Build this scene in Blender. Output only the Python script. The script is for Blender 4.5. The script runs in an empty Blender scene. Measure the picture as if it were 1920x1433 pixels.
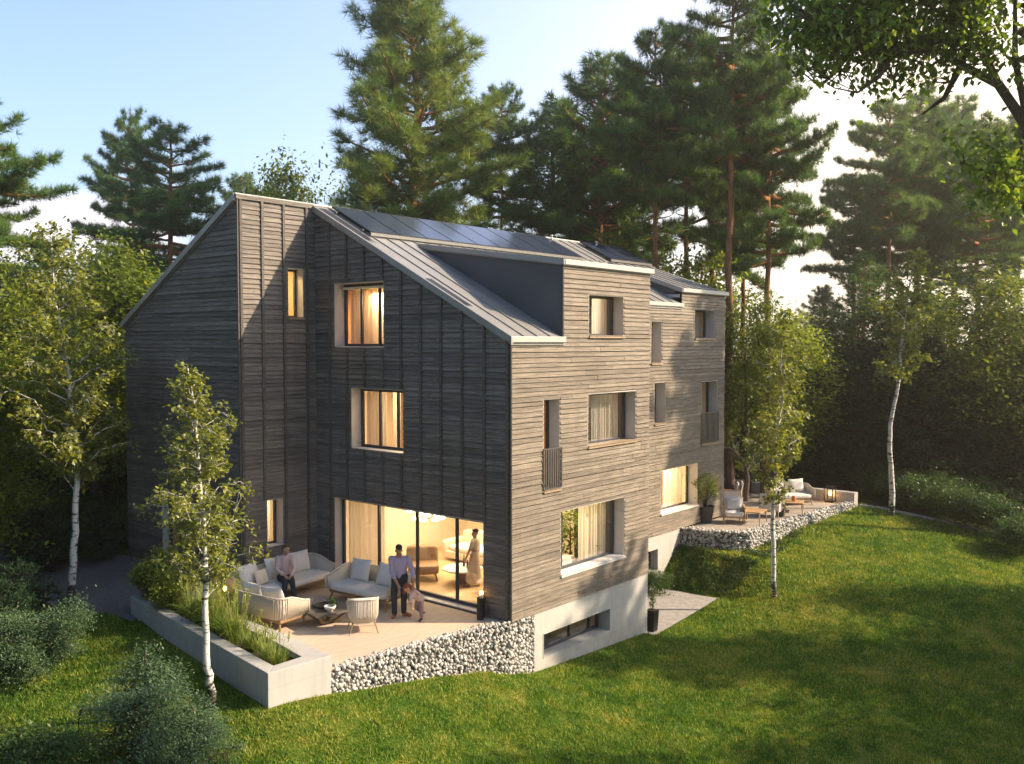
import bpy, math, random
import numpy as np
from mathutils import Vector, Matrix, Euler, noise
R = math.radians
random.seed(7)
SC = bpy.context.scene
COL = SC.collection

# ---------------------------------------------------------------- camera constants (one drone viewpoint)
CAM = np.array([-15.54, -13.11, 6.24])
YAW, PITCH, FPX = math.atan(1455/1730), math.atan(74.5/1730), 1730.0
FWD = np.array([math.cos(YAW), math.sin(YAW)])
RGT = np.array([math.sin(YAW), -math.cos(YAW)])

# ---------------------------------------------------------------- mesh helpers
class MB:
    """collects polygons, then links them as ONE mesh object"""
    def __init__(s): s.v, s.f, s.m, s.a = [], [], [], []
    def add(s, verts, faces, mat=0, rnd=None):
        o = len(s.v); s.v.extend([tuple(map(float, p)) for p in verts])
        for f in faces:
            s.f.append([i+o for i in f]); s.m.append(mat); s.a.append(random.random() if rnd is None else rnd)
        return s
    def hexa(s, p, mat=0, rnd=None):       # p: 4 bottom ccw + 4 top ccw
        return s.add(p, [(0,3,2,1),(4,5,6,7),(0,1,5,4),(1,2,6,5),(2,3,7,6),(3,0,4,7)], mat, rnd)
    def box(s, x0, y0, z0, x1, y1, z1, mat=0, rnd=None):
        return s.hexa([(x0,y0,z0),(x1,y0,z0),(x1,y1,z0),(x0,y1,z0),(x0,y0,z1),(x1,y0,z1),(x1,y1,z1),(x0,y1,z1)], mat, rnd)
    def prism(s, poly, z0, z1, mat=0, rnd=None):
        n = len(poly); v = [(x,y,z0) for x,y in poly]+[(x,y,z1) for x,y in poly]
        return s.add(v, [tuple(range(n-1,-1,-1)), tuple(range(n,2*n))]+[(i,(i+1)%n,n+(i+1)%n,n+i) for i in range(n)], mat, rnd)
    def tube(s, pts, rad, n=8, mat=0, rnd=None, caps=True, closed=False):
        pts = [Vector(p) for p in pts]; k = len(pts)
        if not hasattr(rad, '__len__'): rad = [rad]*k
        t0 = (pts[1]-pts[0]).normalized(); up = Vector((0,0,1)) if abs(t0.z) < .9 else Vector((1,0,0))
        vs = []
        for i, p in enumerate(pts):
            a, b = pts[(i-1) % k if closed else max(i-1,0)], pts[(i+1) % k if closed else min(i+1,k-1)]
            t = (b-a).normalized(); u = t.cross(up)
            if u.length < 1e-4: u = t.cross(Vector((0,1,0)))
            u.normalize(); w = u.cross(t); up = w
            for j in range(n):
                q = 2*math.pi*j/n; vs.append(p+(u*math.cos(q)+w*math.sin(q))*rad[i])
        fs = []
        for i in range(k if closed else k-1):
            i2 = (i+1) % k
            for j in range(n): fs.append((i*n+j, i2*n+j, i2*n+(j+1) % n, i*n+(j+1) % n))
        if caps and not closed: fs += [tuple(range(n)), tuple((k-1)*n+j for j in range(n-1,-1,-1))]
        return s.add(vs, fs, mat, rnd)
    def lathe(s, prof, n=20, c=(0,0,0), mat=0, rnd=None):     # prof: (r,z) list
        k = len(prof); vs = [(c[0]+r*math.cos(2*math.pi*j/n), c[1]+r*math.sin(2*math.pi*j/n), c[2]+z) for r,z in prof for j in range(n)]
        fs = [(i*n+j, i*n+(j+1)%n, (i+1)*n+(j+1)%n, (i+1)*n+j) for i in range(k-1) for j in range(n)]
        fs += [tuple(range(n-1,-1,-1)), tuple((k-1)*n+j for j in range(n))]
        return s.add(vs, fs, mat, rnd)
    def ell(s, c, r, n=12, m=8, mat=0, rot=None, rnd=None, p=1.0):
        vs = []; c = Vector(c)
        for i in range(m+1):
            th = math.pi*i/m
            for j in range(n):
                ph = 2*math.pi*j/n
                sg = lambda q: math.copysign(abs(q)**p, q)
                q = Vector((r[0]*sg(math.sin(th))*sg(math.cos(ph)), r[1]*sg(math.sin(th))*sg(math.sin(ph)), r[2]*sg(math.cos(th))))
                if rot: q = rot @ q
                vs.append(c+q)
        fs = [(i*n+j, (i+1)*n+j, (i+1)*n+(j+1)%n, i*n+(j+1)%n) for i in range(m) for j in range(n)]
        return s.add(vs, fs, mat, rnd)
    def cone(s, a, b, ra, rb, n=12, mat=0):                   # closed round-ended cone
        a, b = Vector(a), Vector(b); d = (b-a); L = d.length; d.normalize()
        pts, rr = [], []
        for q in (-1,-.85,-.5,0): pts.append(a+d*ra*q); rr.append(max(ra*math.sqrt(max(0,1-q*q)), ra*.05))
        for q in (0,.5,.85,1): pts.append(b+d*rb*q); rr.append(max(rb*math.sqrt(max(0,1-q*q)), rb*.05))
        return s.tube(pts, rr, n, mat)
    def build(s, name, mats, parent=None, smooth=False, bevel=0, loc=None, rotz=0):
        me = bpy.data.meshes.new(name); me.from_pydata(s.v, [], s.f)
        if not isinstance(mats, (list,tuple)): mats = [mats]
        for m in mats: me.materials.append(m)
        if len(mats) > 1: me.polygons.foreach_set('material_index', s.m)
        at = me.attributes.new('rnd', 'FLOAT', 'FACE'); at.data.foreach_set('value', s.a)
        if smooth: me.polygons.foreach_set('use_smooth', [True]*len(s.f))
        me.update(); o = bpy.data.objects.new(name, me); COL.objects.link(o)
        if parent: o.parent = parent
        if loc: o.location = loc
        o.rotation_euler.z = rotz
        if bevel:
            b = o.modifiers.new('bevel','BEVEL'); b.width = bevel; b.segments = 2; b.limit_method = 'ANGLE'; b.angle_limit = R(40)
        return o

def np_mesh(name, V, F, mats, rnd=None, parent=None, midx=None, smooth=False, loc=None):
    """one object from numpy arrays; F is (n,k)"""
    V = np.asarray(V, np.float32); F = np.asarray(F, np.int32); n, k = F.shape
    me = bpy.data.meshes.new(name); me.vertices.add(len(V)); me.vertices.foreach_set('co', V.ravel())
    me.loops.add(n*k); me.loops.foreach_set('vertex_index', F.ravel())
    me.polygons.add(n); me.polygons.foreach_set('loop_start', np.arange(0, n*k, k, dtype=np.int32))
    if not isinstance(mats, (list,tuple)): mats = [mats]
    for m in mats: me.materials.append(m)
    if midx is not None: me.polygons.foreach_set('material_index', np.asarray(midx, np.int32))
    if smooth: me.polygons.foreach_set('use_smooth', np.ones(n, bool))
    if rnd is not None:
        at = me.attributes.new('rnd','FLOAT','FACE'); at.data.foreach_set('value', np.asarray(rnd, np.float32))
    me.update(calc_edges=True)
    o = bpy.data.objects.new(name, me); COL.objects.link(o)
    if parent: o.parent = parent
    if loc is not None: o.location = loc
    return o

def tag(o, label, cat, group=None, kind=None):
    o['label'] = label
    if cat: o['category'] = cat
    if group: o['group'] = group
    if kind: o['kind'] = kind
    return o
def empty(name, loc=(0,0,0), rotz=0, label=None, cat=None, group=None):
    o = bpy.data.objects.new(name, None); COL.objects.link(o); o.location = loc; o.rotation_euler = (0,0,rotz); o.empty_display_size = .2
    if label: tag(o, label, cat, group)
    return o
def dup(root, loc, rotz=0, scale=1.0, label=None, group=None):
    """copy of a thing with copies of its parts and their sub-parts"""
    r = root.copy(); COL.objects.link(r); r.location = loc; r.rotation_euler = (0,0,rotz); r.scale = (scale,)*3 if not hasattr(scale,'__len__') else scale
    if label: r['label'] = label
    if group: r['group'] = group
    def kids(src, dst):
        for ch in [c for c in bpy.data.objects if c.parent == src]:
            c = ch.copy(); COL.objects.link(c); c.parent = dst; kids(ch, c)
    kids(root, r)
    return r
def structure(o): o['kind'] = 'structure'; return o

# ---------------------------------------------------------------- materials
class NT:
    def __init__(s, name):
        s.mat = bpy.data.materials.new(name); s.mat.use_nodes = True; s.t = s.mat.node_tree; s.t.nodes.clear()
        s.out = s.n('ShaderNodeOutputMaterial')
    def n(s, typ, ins=None, **kw):
        nd = s.t.nodes.new(typ)
        for k, v in kw.items(): setattr(nd, k, v)
        for k, v in (ins or {}).items():
            sock = nd.inputs[k]
            if isinstance(v, bpy.types.NodeSocket): s.t.links.new(v, sock)
            else: sock.default_value = v
        return nd
    def ramp(s, fac, stops, interp='LINEAR'):
        nd = s.n('ShaderNodeValToRGB', {'Fac': fac}); e = nd.color_ramp.elements; nd.color_ramp.interpolation = interp
        while len(e) < len(stops): e.new(.5)
        for i, (p, c) in enumerate(stops): e[i].position = p; e[i].color = (*c, 1) if len(c) == 3 else c
        return nd.outputs['Color']
    def mixc(s, f, a, b, mode='MIX'):
        nd = s.n('ShaderNodeMix', data_type='RGBA', blend_type=mode)
        for i, v in ((0,f),(6,a),(7,b)):
            if isinstance(v, bpy.types.NodeSocket): s.t.links.new(v, nd.inputs[i])
            else: nd.inputs[i].default_value = (*v,1) if (i and len(v) == 3) else v
        return nd.outputs[2]
    def math(s, op, a, b=0.0):
        return s.n('ShaderNodeMath', {0: a, 1: b}, operation=op).outputs[0]
    def coord(s, scale=(1,1,1), which='Object'):
        tc = s.n('ShaderNodeTexCoord'); mp = s.n('ShaderNodeMapping', {'Vector': tc.outputs[which], 'Scale': scale}); return mp.outputs[0]
    def noise(s, vec, scale=5, detail=4, rough=.5, dist=0):
        return s.n('ShaderNodeTexNoise', {'Vector': vec, 'Scale': scale, 'Detail': detail, 'Roughness': rough, 'Distortion': dist}).outputs['Fac']
    def rnd(s): return s.n('ShaderNodeAttribute', attribute_name='rnd').outputs['Fac']
    def bump(s, h, strength=.3, dist=.02):
        return s.n('ShaderNodeBump', {'Height': h, 'Strength': strength, 'Distance': dist}).outputs['Normal']
    def bsdf(s, color, rough=.6, spec=.4, metal=0, normal=None, **kw):
        ins = {'Base Color': color if isinstance(color, bpy.types.NodeSocket) else (*color,1), 'Roughness': rough, 'Metallic': metal, 'Specular IOR Level': spec}
        if normal is not None: ins['Normal'] = normal
        ins.update(kw); return s.n('ShaderNodeBsdfPrincipled', ins).outputs[0]
    def done(s, sh): s.t.links.new(sh, s.out.inputs['Surface']); return s.mat

def plain(name, color, rough=.6, spec=.4, metal=0, var=.12, scale=6, bump=.0):
    t = NT(name); v = t.coord(); n = t.noise(v, scale, 5)
    c = t.ramp(n, [(.25, tuple(x*(1-var) for x in color)), (.75, tuple(min(1,x*(1+var)) for x in color))])
    nrm = t.bump(t.noise(v, scale*8, 4), bump, .01) if bump else None
    return t.done(t.bsdf(c, rough, spec, metal, nrm))

def wood_boards(name, tones, rough=.72):
    t = NT(name); r = t.rnd(); v = t.coord((1,1,1))
    ad = t.n('ShaderNodeVectorMath', {0: v, 1: t.n('ShaderNodeCombineXYZ', {0: t.math('MULTIPLY', r, 37.0), 1: t.math('MULTIPLY', r, 11.0), 2: 0.0}).outputs[0]}, operation='ADD').outputs[0]
    g = t.noise(t.n('ShaderNodeMapping', {'Vector': ad, 'Scale': (.9,.9,46)}).outputs[0], 1.7, 7, .68, .7)
    g1 = t.noise(t.n('ShaderNodeMapping', {'Vector': ad, 'Scale': (1.6,1.6,16)}).outputs[0], 1.3, 5, .6, .5)
    big = t.noise(v, .55, 4, .6)
    f = t.math('ADD', t.math('ADD', t.math('MULTIPLY', r, .26), t.math('MULTIPLY', g1, .62)), t.math('MULTIPLY', big, .30))
    base = t.ramp(f, [(.36,tones[0]),(.52,tones[1]),(.66,tones[2]),(.82,tones[3])])
    c = t.mixc(t.ramp(g, [(.36,(.85,.85,.85)),(.60,(0,0,0))]), base, tuple(x*.42 for x in tones[0]))
    c = t.mixc(t.ramp(g, [(.58,(0,0,0)),(.80,(.5,.5,.5))]), c, tuple(min(1,x*1.1) for x in tones[3]))
    st = t.noise(t.n('ShaderNodeMapping', {'Vector': v, 'Scale': (2.6,2.6,.22)}).outputs[0], 1.3, 5, .65)
    c = t.mixc(t.ramp(st, [(.48,(0,0,0)),(.72,(.38,.38,.38))]), c, tuple(x*.55 for x in tones[1]))
    return t.done(t.bsdf(c, rough, .25, 0, t.bump(g, .5, .008)))

def leaf_material(name, dark, mid, light, trans=.4, rough=.5, spec=.35, clump=.7):
    t = NT(name); r = t.rnd(); v = t.coord(); n = t.noise(v, clump, 3)
    oi = t.n('ShaderNodeObjectInfo').outputs['Random']
    f = t.math('ADD', t.math('MULTIPLY', r, .55), t.math('MULTIPLY', n, .55))
    f = t.math('ADD', f, t.math('MULTIPLY', t.math('SUBTRACT', oi, .5), .16))
    c = t.ramp(f, [(.18,dark),(.52,mid),(.88,light)])
    d = t.bsdf(c, rough, spec)
    tr = t.n('ShaderNodeBsdfTranslucent', {'Color': t.mixc(1.0, c, (1.5,1.45,.5), 'MULTIPLY')}).outputs[0]
    return t.done(t.n('ShaderNodeMixShader', {0: trans, 1: d, 2: tr}).outputs[0])

def emit(name, color, strength):
    t = NT(name); return t.done(t.n('ShaderNodeEmission', {'Color': (*color,1), 'Strength': strength}).outputs[0])

def glass(name, tint=(.96,.97,.98), f0=.12):
    t = NT(name); lw = t.n('ShaderNodeLayerWeight', {'Blend': .5}).outputs['Facing']
    f = t.math('ADD', t.math('MULTIPLY', t.math('POWER', lw, 4.0), .75), f0*.6)
    tr = t.n('ShaderNodeBsdfTransparent', {'Color': (*tint,1)}).outputs[0]
    gl = t.n('ShaderNodeBsdfGlossy', {'Color': (.9,.93,.97,1), 'Roughness': .02}).outputs[0]
    return t.done(t.n('ShaderNodeMixShader', {0: f, 1: tr, 2: gl}).outputs[0])

M = {}
M['timber'] = wood_boards('weathered_timber', [(.145,.120,.096),(.22,.182,.144),(.285,.238,.188),(.335,.283,.225)])
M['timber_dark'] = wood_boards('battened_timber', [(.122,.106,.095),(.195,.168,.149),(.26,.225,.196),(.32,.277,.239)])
M['batten'] = wood_boards('timber_batten', [(.10,.088,.079),(.135,.118,.104),(.165,.144,.126),(.19,.166,.143)])
M['corner'] = plain('dark_corner_trim', (.04,.04,.045), .45, .4, .3)
M['zinc'] = plain('zinc_roof', (.30,.29,.28), .45, .4, .35, .12, 1.3)
M['fascia'] = plain('pale_metal_fascia', (.43,.415,.39), .4, .4, .3, .05)
M['cheek'] = plain('dormer_cheek_panel', (.080,.083,.090), .55, .35, .1, .18, 1.2)
M['frame'] = plain('anthracite_window_frame', (.045,.052,.066), .4, .45, .2)
M['reveal'] = plain('pale_reveal_board', (.55,.52,.50), .6, .3, 0, .08, 4)
M['sillwood'] = plain('oak_sill', (.33,.245,.165), .5, .4, 0, .15, 9)
M['sillwhite'] = plain('white_sill', (.62,.60,.57), .5, .4)
M['glass'] = glass('window_glass')
M['rail'] = plain('railing_metal', (.16,.155,.15), .4, .5, .6)
M['room'] = plain('interior_plaster', (.74,.66,.52), .8, .2, 0, .05)
M['ceil'] = plain('interior_ceiling', (.78,.73,.62), .85, .2, 0, .03)
M['oakfloor'] = plain('interior_oak_floor', (.50,.33,.17), .45, .4, 0, .2, 3)
M['oakpanel'] = plain('interior_oak_panel', (.55,.34,.15), .5, .3, 0, .18, 3)
def linen():
    t = NT('linen_curtain'); n = t.noise(t.coord((1,1,.05)), 40, 3); c = t.mixc(n, (.72,.66,.56), (.84,.77,.66))
    return t.done(t.n('ShaderNodeMixShader', {0: .5, 1: t.bsdf(c, .9, .1), 2: t.n('ShaderNodeBsdfTranslucent', {'Color': c}).outputs[0]}).outputs[0])
M['curtain'] = linen()
M['books'] = plain('dark_shelf', (.12,.065,.03), .6, .3, 0, .6, 30)

def concrete(name, a, b):
    t = NT(name); v = t.coord(); n1 = t.noise(v, .7, 6, .6); n2 = t.noise(v, 9, 5, .6)
    st = t.noise(t.coord((3,3,.35)), 2.2, 4)
    c = t.mixc(n1, a, b); c = t.mixc(t.math('MULTIPLY', t.ramp(st, [(.52,(0,0,0)),(.72,(1,1,1))]), .28), c, tuple(x*.62 for x in a))
    c = t.mixc(t.math('MULTIPLY', n2, .22), c, tuple(x*.7 for x in a))
    xyz = t.n('ShaderNodeSeparateXYZ', {0: t.n('ShaderNodeNewGeometry').outputs['Position']})
    uv = t.n('ShaderNodeCombineXYZ', {0: t.math('ADD', xyz.outputs[0], t.math('MULTIPLY', xyz.outputs[1], .93)), 1: xyz.outputs[2]}).outputs[0]
    br = t.n('ShaderNodeTexBrick', {'Vector': uv, 'Scale': 1.0, 'Mortar Size': .006, 'Brick Width': 1.35, 'Row Height': .62, 'Color1': (1,1,1,1), 'Color2': (.95,.95,.96,1), 'Mortar': (.80,.79,.78,1)}).outputs[0]
    c = t.mixc(.8, c, t.mixc(1.0, c, br, 'MULTIPLY'))
    sp = t.math('MULTIPLY', t.noise(t.coord((1,1,1)), 2.6, 6, .7), t.n('ShaderNodeMapRange', {0: xyz.outputs[2], 1: -.1, 2: -1.6, 3: .15, 4: .85}).outputs[0])
    c = t.mixc(t.ramp(sp, [(.22,(0,0,0)),(.52,(.6,.6,.6))]), c, (.21,.19,.155))
    return t.done(t.bsdf(c, .75, .3, 0, t.bump(n2, .25, .01)))
M['concrete'] = concrete('fair_faced_concrete', (.40,.385,.365), (.53,.51,.48))
M['concrete_grey'] = concrete('grey_board_concrete', (.36,.35,.34), (.52,.50,.47))

def paving():
    t = NT('brick_paving'); v = t.coord()
    mp = t.n('ShaderNodeMapping', {'Vector': v, 'Rotation': (0,0,R(8)), 'Scale': (1,1,1)}).outputs[0]
    b = t.n('ShaderNodeTexBrick', {'Vector': mp, 'Scale': 5.2, 'Mortar Size': .012, 'Mortar Smooth': .3, 'Bias': .1, 'Brick Width': .9, 'Row Height': .32,
            'Color1': (.56,.45,.345,1), 'Color2': (.46,.365,.28,1), 'Mortar': (.34,.27,.21,1)})
    n = t.noise(v, 1.1, 4); c = t.mixc(t.math('MULTIPLY', n, .4), b.outputs['Color'], (.60,.49,.385))
    c = t.mixc(t.math('MULTIPLY', t.noise(v, 30, 3), .18), c, (.36,.27,.21))
    return t.done(t.bsdf(c, .8, .25, 0, t.bump(b.outputs['Fac'], -.35, .006)))
M['paving'] = paving()
def slabs():
    t = NT('stone_slabs'); v = t.coord()
    b = t.n('ShaderNodeTexBrick', {'Vector': v, 'Scale': 2.2, 'Mortar Size': .008, 'Color1': (.40,.34,.28,1), 'Color2': (.34,.295,.25,1), 'Mortar': (.2,.18,.16,1)})
    c = t.mixc(t.math('MULTIPLY', t.noise(v, 4, 5), .35), b.outputs['Color'], (.29,.26,.23))
    return t.done(t.bsdf(c, .7, .3, 0, t.bump(b.outputs['Fac'], -.3, .006)))
M['slabs'] = slabs()
def gravel(name, a, b, sc):
    t = NT(name); v = t.coord(); vo = t.n('ShaderNodeTexVoronoi', {'Vector': v, 'Scale': sc})
    c = t.mixc(t.n('ShaderNodeSeparateColor', {0: vo.outputs['Color']}).outputs[0], a, b)
    c = t.mixc(t.math('MULTIPLY', t.noise(v, .8, 4), .4), c, tuple(x*.7 for x in a))
    return t.done(t.bsdf(c, .85, .2, 0, t.bump(vo.outputs['Distance'], -.6, .02)))
M['gravel'] = gravel('grey_gravel', (.10,.10,.112), (.19,.185,.19), 28)
M['cobble'] = gravel('pale_sett_paving', (.27,.25,.24), (.38,.355,.335), 11)
def stone():
    t = NT('white_rubble'); r = t.rnd(); n = t.noise(t.coord(), 14, 5)
    c = t.ramp(r, [(0,(.22,.21,.195)),(.3,(.40,.385,.36)),(.7,(.55,.53,.50)),(1,(.66,.64,.61))])
    c = t.mixc(t.math('MULTIPLY', n, .35), c, (.33,.31,.28))
    return t.done(t.bsdf(c, .8, .25, 0, t.bump(n, .4, .01)))
M['stone'] = stone()
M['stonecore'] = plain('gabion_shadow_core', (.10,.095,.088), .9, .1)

def pv():
    t = NT('solar_cells'); v = t.coord()
    b = t.n('ShaderNodeTexBrick', {'Vector': t.n('ShaderNodeMapping', {'Vector': v, 'Scale': (1,1.15,1)}).outputs[0], 'Scale': 6.2, 'Mortar Size': .014, 'Brick Width': 1.0, 'Row Height': 1.0, 'Color1': (.028,.038,.075,1), 'Color2': (.032,.043,.082,1), 'Mortar': (.035,.042,.06,1)}, offset=0.0)
    return t.done(t.bsdf(b.outputs['Color'], .12, .8, 0, None, **{'IOR': 1.7}))
M['pv'] = pv()
M['pvframe'] = plain('panel_frame', (.02,.02,.022), .4, .5, .5)

def bark(name, low, high, z0, z1, sc=3.0):
    t = NT(name); tc = t.n('ShaderNodeTexCoord'); z = t.n('ShaderNodeSeparateXYZ', {0: tc.outputs['Object']}).outputs[2]
    f = t.n('ShaderNodeMapRange', {0: z, 1: z0, 2: z1}).outputs[0]
    v = t.n('ShaderNodeMapping', {'Vector': tc.outputs['Object'], 'Scale': (1,1,.28)}).outputs[0]
    n = t.noise(v, sc*3, 6, .65, .5); c = t.mixc(f, low, high)
    c = t.mixc(t.ramp(n, [(.35,(0,0,0)),(.62,(1,1,1))]), t.mixc(1.0, c, (.42,.40,.40), 'MULTIPLY'), c)
    return t.done(t.bsdf(c, .85, .15, 0, t.bump(n, .7, .04)))
M['pinebark'] = bark('pine_bark', (.17,.115,.085), (.40,.17,.075), 3.5, 11.0)
M['bark'] = bark('grey_brown_bark', (.12,.095,.075), (.15,.115,.085), 1, 6)
M['darkbark'] = bark('dark_bark', (.06,.048,.038), (.08,.062,.048), 1, 6)
def birchbark():
    t = NT('birch_bark'); tc = t.n('ShaderNodeTexCoord'); z = t.n('ShaderNodeSeparateXYZ', {0: tc.outputs['Object']}).outputs[2]
    v1 = t.n('ShaderNodeMapping', {'Vector': tc.outputs['Object'], 'Scale': (3,3,13)}).outputs[0]
    v2 = t.n('ShaderNodeMapping', {'Vector': tc.outputs['Object'], 'Scale': (7,7,5)}).outputs[0]
    base = t.n('ShaderNodeMapRange', {0: z, 1: 0.0, 2: .8, 3: .16, 4: 0.0}).outputs[0]
    n1 = t.math('ADD', t.noise(v1, 1.4, 5, .6), base); n2 = t.math('ADD', t.noise(v2, 1.2, 5, .7), base)
    c = t.mixc(t.ramp(n1, [(.56,(0,0,0)),(.61,(1,1,1))]), (.60,.57,.52), (.045,.038,.033))
    c = t.mixc(t.ramp(n2, [(.60,(0,0,0)),(.66,(1,1,1))]), c, (.04,.035,.03))
    return t.done(t.bsdf(c, .7, .25, 0, t.bump(n1, -.4, .01)))
M['birchbark'] = birchbark()

M['needle'] = leaf_material('pine_needles', (.022,.058,.018), (.070,.148,.038), (.19,.27,.06), .32, .55, .3, .35)
M['needle_warm'] = leaf_material('long_pine_needles', (.035,.075,.022), (.125,.20,.045), (.30,.34,.075), .28, .5, .3, .4)
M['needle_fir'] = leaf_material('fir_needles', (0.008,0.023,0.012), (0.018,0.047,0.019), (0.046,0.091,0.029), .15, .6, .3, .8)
M['leaf'] = leaf_material('broad_leaves', (.035,.065,.012), (.115,.165,.025), (.30,.32,.05), .38, .45, .4, .6)
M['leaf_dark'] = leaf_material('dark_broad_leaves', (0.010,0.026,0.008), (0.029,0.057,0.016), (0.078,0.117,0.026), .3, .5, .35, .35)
M['leaf_gold'] = leaf_material('sunny_leaves', (.055,.10,.014), (.18,.24,.03), (.36,.38,.06), .42, .45, .4, .5)
M['birchleaf'] = leaf_material('birch_leaves', (.06,.085,.012), (.17,.20,.03), (.36,.36,.06), .40, .4, .45, 1.2)
M['shadeleaf'] = leaf_material('shade_tree_leaves', (.035,.08,.015), (.11,.19,.032), (.26,.32,.06), .48, .35, .5, .5)
M['shrub_grey'] = leaf_material('grey_green_shrub_leaves', (.024,.055,.028), (.064,.118,.055), (.14,.21,.10), .2, .5, .4, 2.0)
M['shrub_green'] = leaf_material('shrub_leaves', (.022,.05,.016), (.06,.115,.03), (.14,.20,.05), .3, .45, .4, 1.5)
M['hedge'] = leaf_material('hedge_leaves', (0.033,0.075,0.012), (0.083,0.150,0.021), (0.150,0.225,0.033), .3, .6, .3, 2)
M['reed'] = leaf_material('ornamental_grass', (0.063,0.119,0.021), (0.154,0.224,0.042), (0.364,0.378,0.112), .35, .5, .3, 2)
M['grassblade'] = None
def grassmat(name, blade):
    t = NT(name); v = t.n('ShaderNodeNewGeometry').outputs['Position']
    n1 = t.noise(v, .45, 4, .6); n2 = t.noise(v, 2.1, 4, .6); 
    f = t.math('ADD', t.math('MULTIPLY', n1, .55), t.math('MULTIPLY', n2, .45))
    if blade: f = t.math('ADD', f, t.math('MULTIPLY', t.math('SUBTRACT', t.rnd(), .5), .34))
    c = t.ramp(f, [(.32,(.050,.125,.012)),(.45,(.110,.215,.022)),(.56,(.225,.295,.036)),(.68,(.42,.37,.09))])
    if blade:
        d = t.bsdf(c, .55, .25); tr = t.n('ShaderNodeBsdfTranslucent', {'Color': t.mixc(1.0, c, (1.35,1.35,.5), 'MULTIPLY')}).outputs[0]
        return t.done(t.n('ShaderNodeMixShader', {0: .32, 1: d, 2: tr}).outputs[0])
    n3 = t.noise(v, 26, 4, .7); c = t.mixc(1.0, c, (.62,.62,.62), 'MULTIPLY'); c = t.mixc(t.math('MULTIPLY', n3, .5), c, (.018,.034,.007))
    return t.done(t.bsdf(c, .9, .1, 0, t.bump(n3, .8, .05)))
M['lawn'] = grassmat('lawn_turf', False)
M['blade'] = grassmat('grass_blades', True)
def forest_floor():
    t = NT('forest_floor'); v = t.n('ShaderNodeNewGeometry').outputs['Position']
    n = t.noise(v, .6, 6, .65); n2 = t.noise(v, 7, 4)
    c = t.ramp(n, [(.3,(.022,.030,.010)),(.5,(.040,.055,.014)),(.7,(.075,.062,.030))])
    c = t.mixc(t.math('MULTIPLY', n2, .5), c, (.02,.02,.01))
    return t.done(t.bsdf(c, .95, .1, 0, t.bump(n2, .8, .1)))
M['floor'] = forest_floor()

def rope():
    t = NT('woven_rope'); v = t.coord((1,1,1)); w = t.noise(t.coord((1,1,.08)), 60, 2)
    return t.done(t.bsdf(t.mixc(w, (.50,.44,.36), (.66,.60,.51)), .85, .2, 0, t.bump(w, .4, .01)))
M['rope'] = rope()
M['cushion'] = plain('off_white_cushion', (.66,.62,.58), .9, .15, 0, .05, 9, .12)
M['teak'] = plain('teak_frame', (.26,.15,.075), .5, .35, 0, .18, 12)
M['teak_pale'] = plain('pale_teak', (.42,.26,.13), .5, .35, 0, .15, 10)
M['black'] = plain('black_metal', (.02,.019,.018), .4, .45, .3)
M['tablestone'] = plain('dark_table_top', (.085,.075,.068), .35, .5, 0, .2)
M['white'] = plain('white_ceramic', (.72,.70,.67), .35, .5)
M['terracotta'] = plain('glazed_orange', (.55,.20,.05), .4, .4)
M['potdark'] = plain('dark_pot', (.045,.043,.045), .55, .4)
M['soil'] = plain('soil', (.05,.036,.025), .95, .1, 0, .3, 20)
M['candle'] = plain('candle_wax', (.75,.66,.5), .6, .3)
M['flame'] = emit('candle_flame', (1.0,.50,.13), 12)
M['lampglow'] = emit('chandelier_glow', (1.0,.80,.50), 9)
M['skin'] = plain('skin', (.42,.235,.155), .55, .35, 0, .06)
M['skin_dark'] = plain('tan_skin', (.33,.17,.10), .55, .35, 0, .06)
M['hair'] = plain('dark_hair', (.03,.02,.015), .6, .3, 0, .3, 40)
M['hair_brown'] = plain('brown_hair', (.10,.045,.022), .6, .3, 0, .3, 40)
M['hair_red'] = plain('auburn_hair', (.20,.055,.02), .55, .3, 0, .3, 40)
M['lilac'] = plain('lilac_shirt', (.34,.30,.43), .85, .15, 0, .07, 14, .15)
M['jeans'] = plain('dark_jeans', (.035,.04,.055), .85, .15, 0, .15, 16)
M['pink'] = plain('pale_pink_knit', (.56,.40,.36), .9, .12, 0, .06, 14, .2)
M['mauve'] = plain('mauve_trousers', (.24,.18,.21), .85, .15)
M['leather'] = plain('orange_leather', (.36,.10,.035), .45, .4)
M['shoe'] = plain('dark_shoe', (.03,.03,.035), .5, .4)
M['cream'] = plain('cream_dress', (.66,.56,.44), .9, .1, 0, .06)
SKYT, SKYS, EXPO, HAZE = (.85,.93,.98), .122, 1.08, .0014
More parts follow.
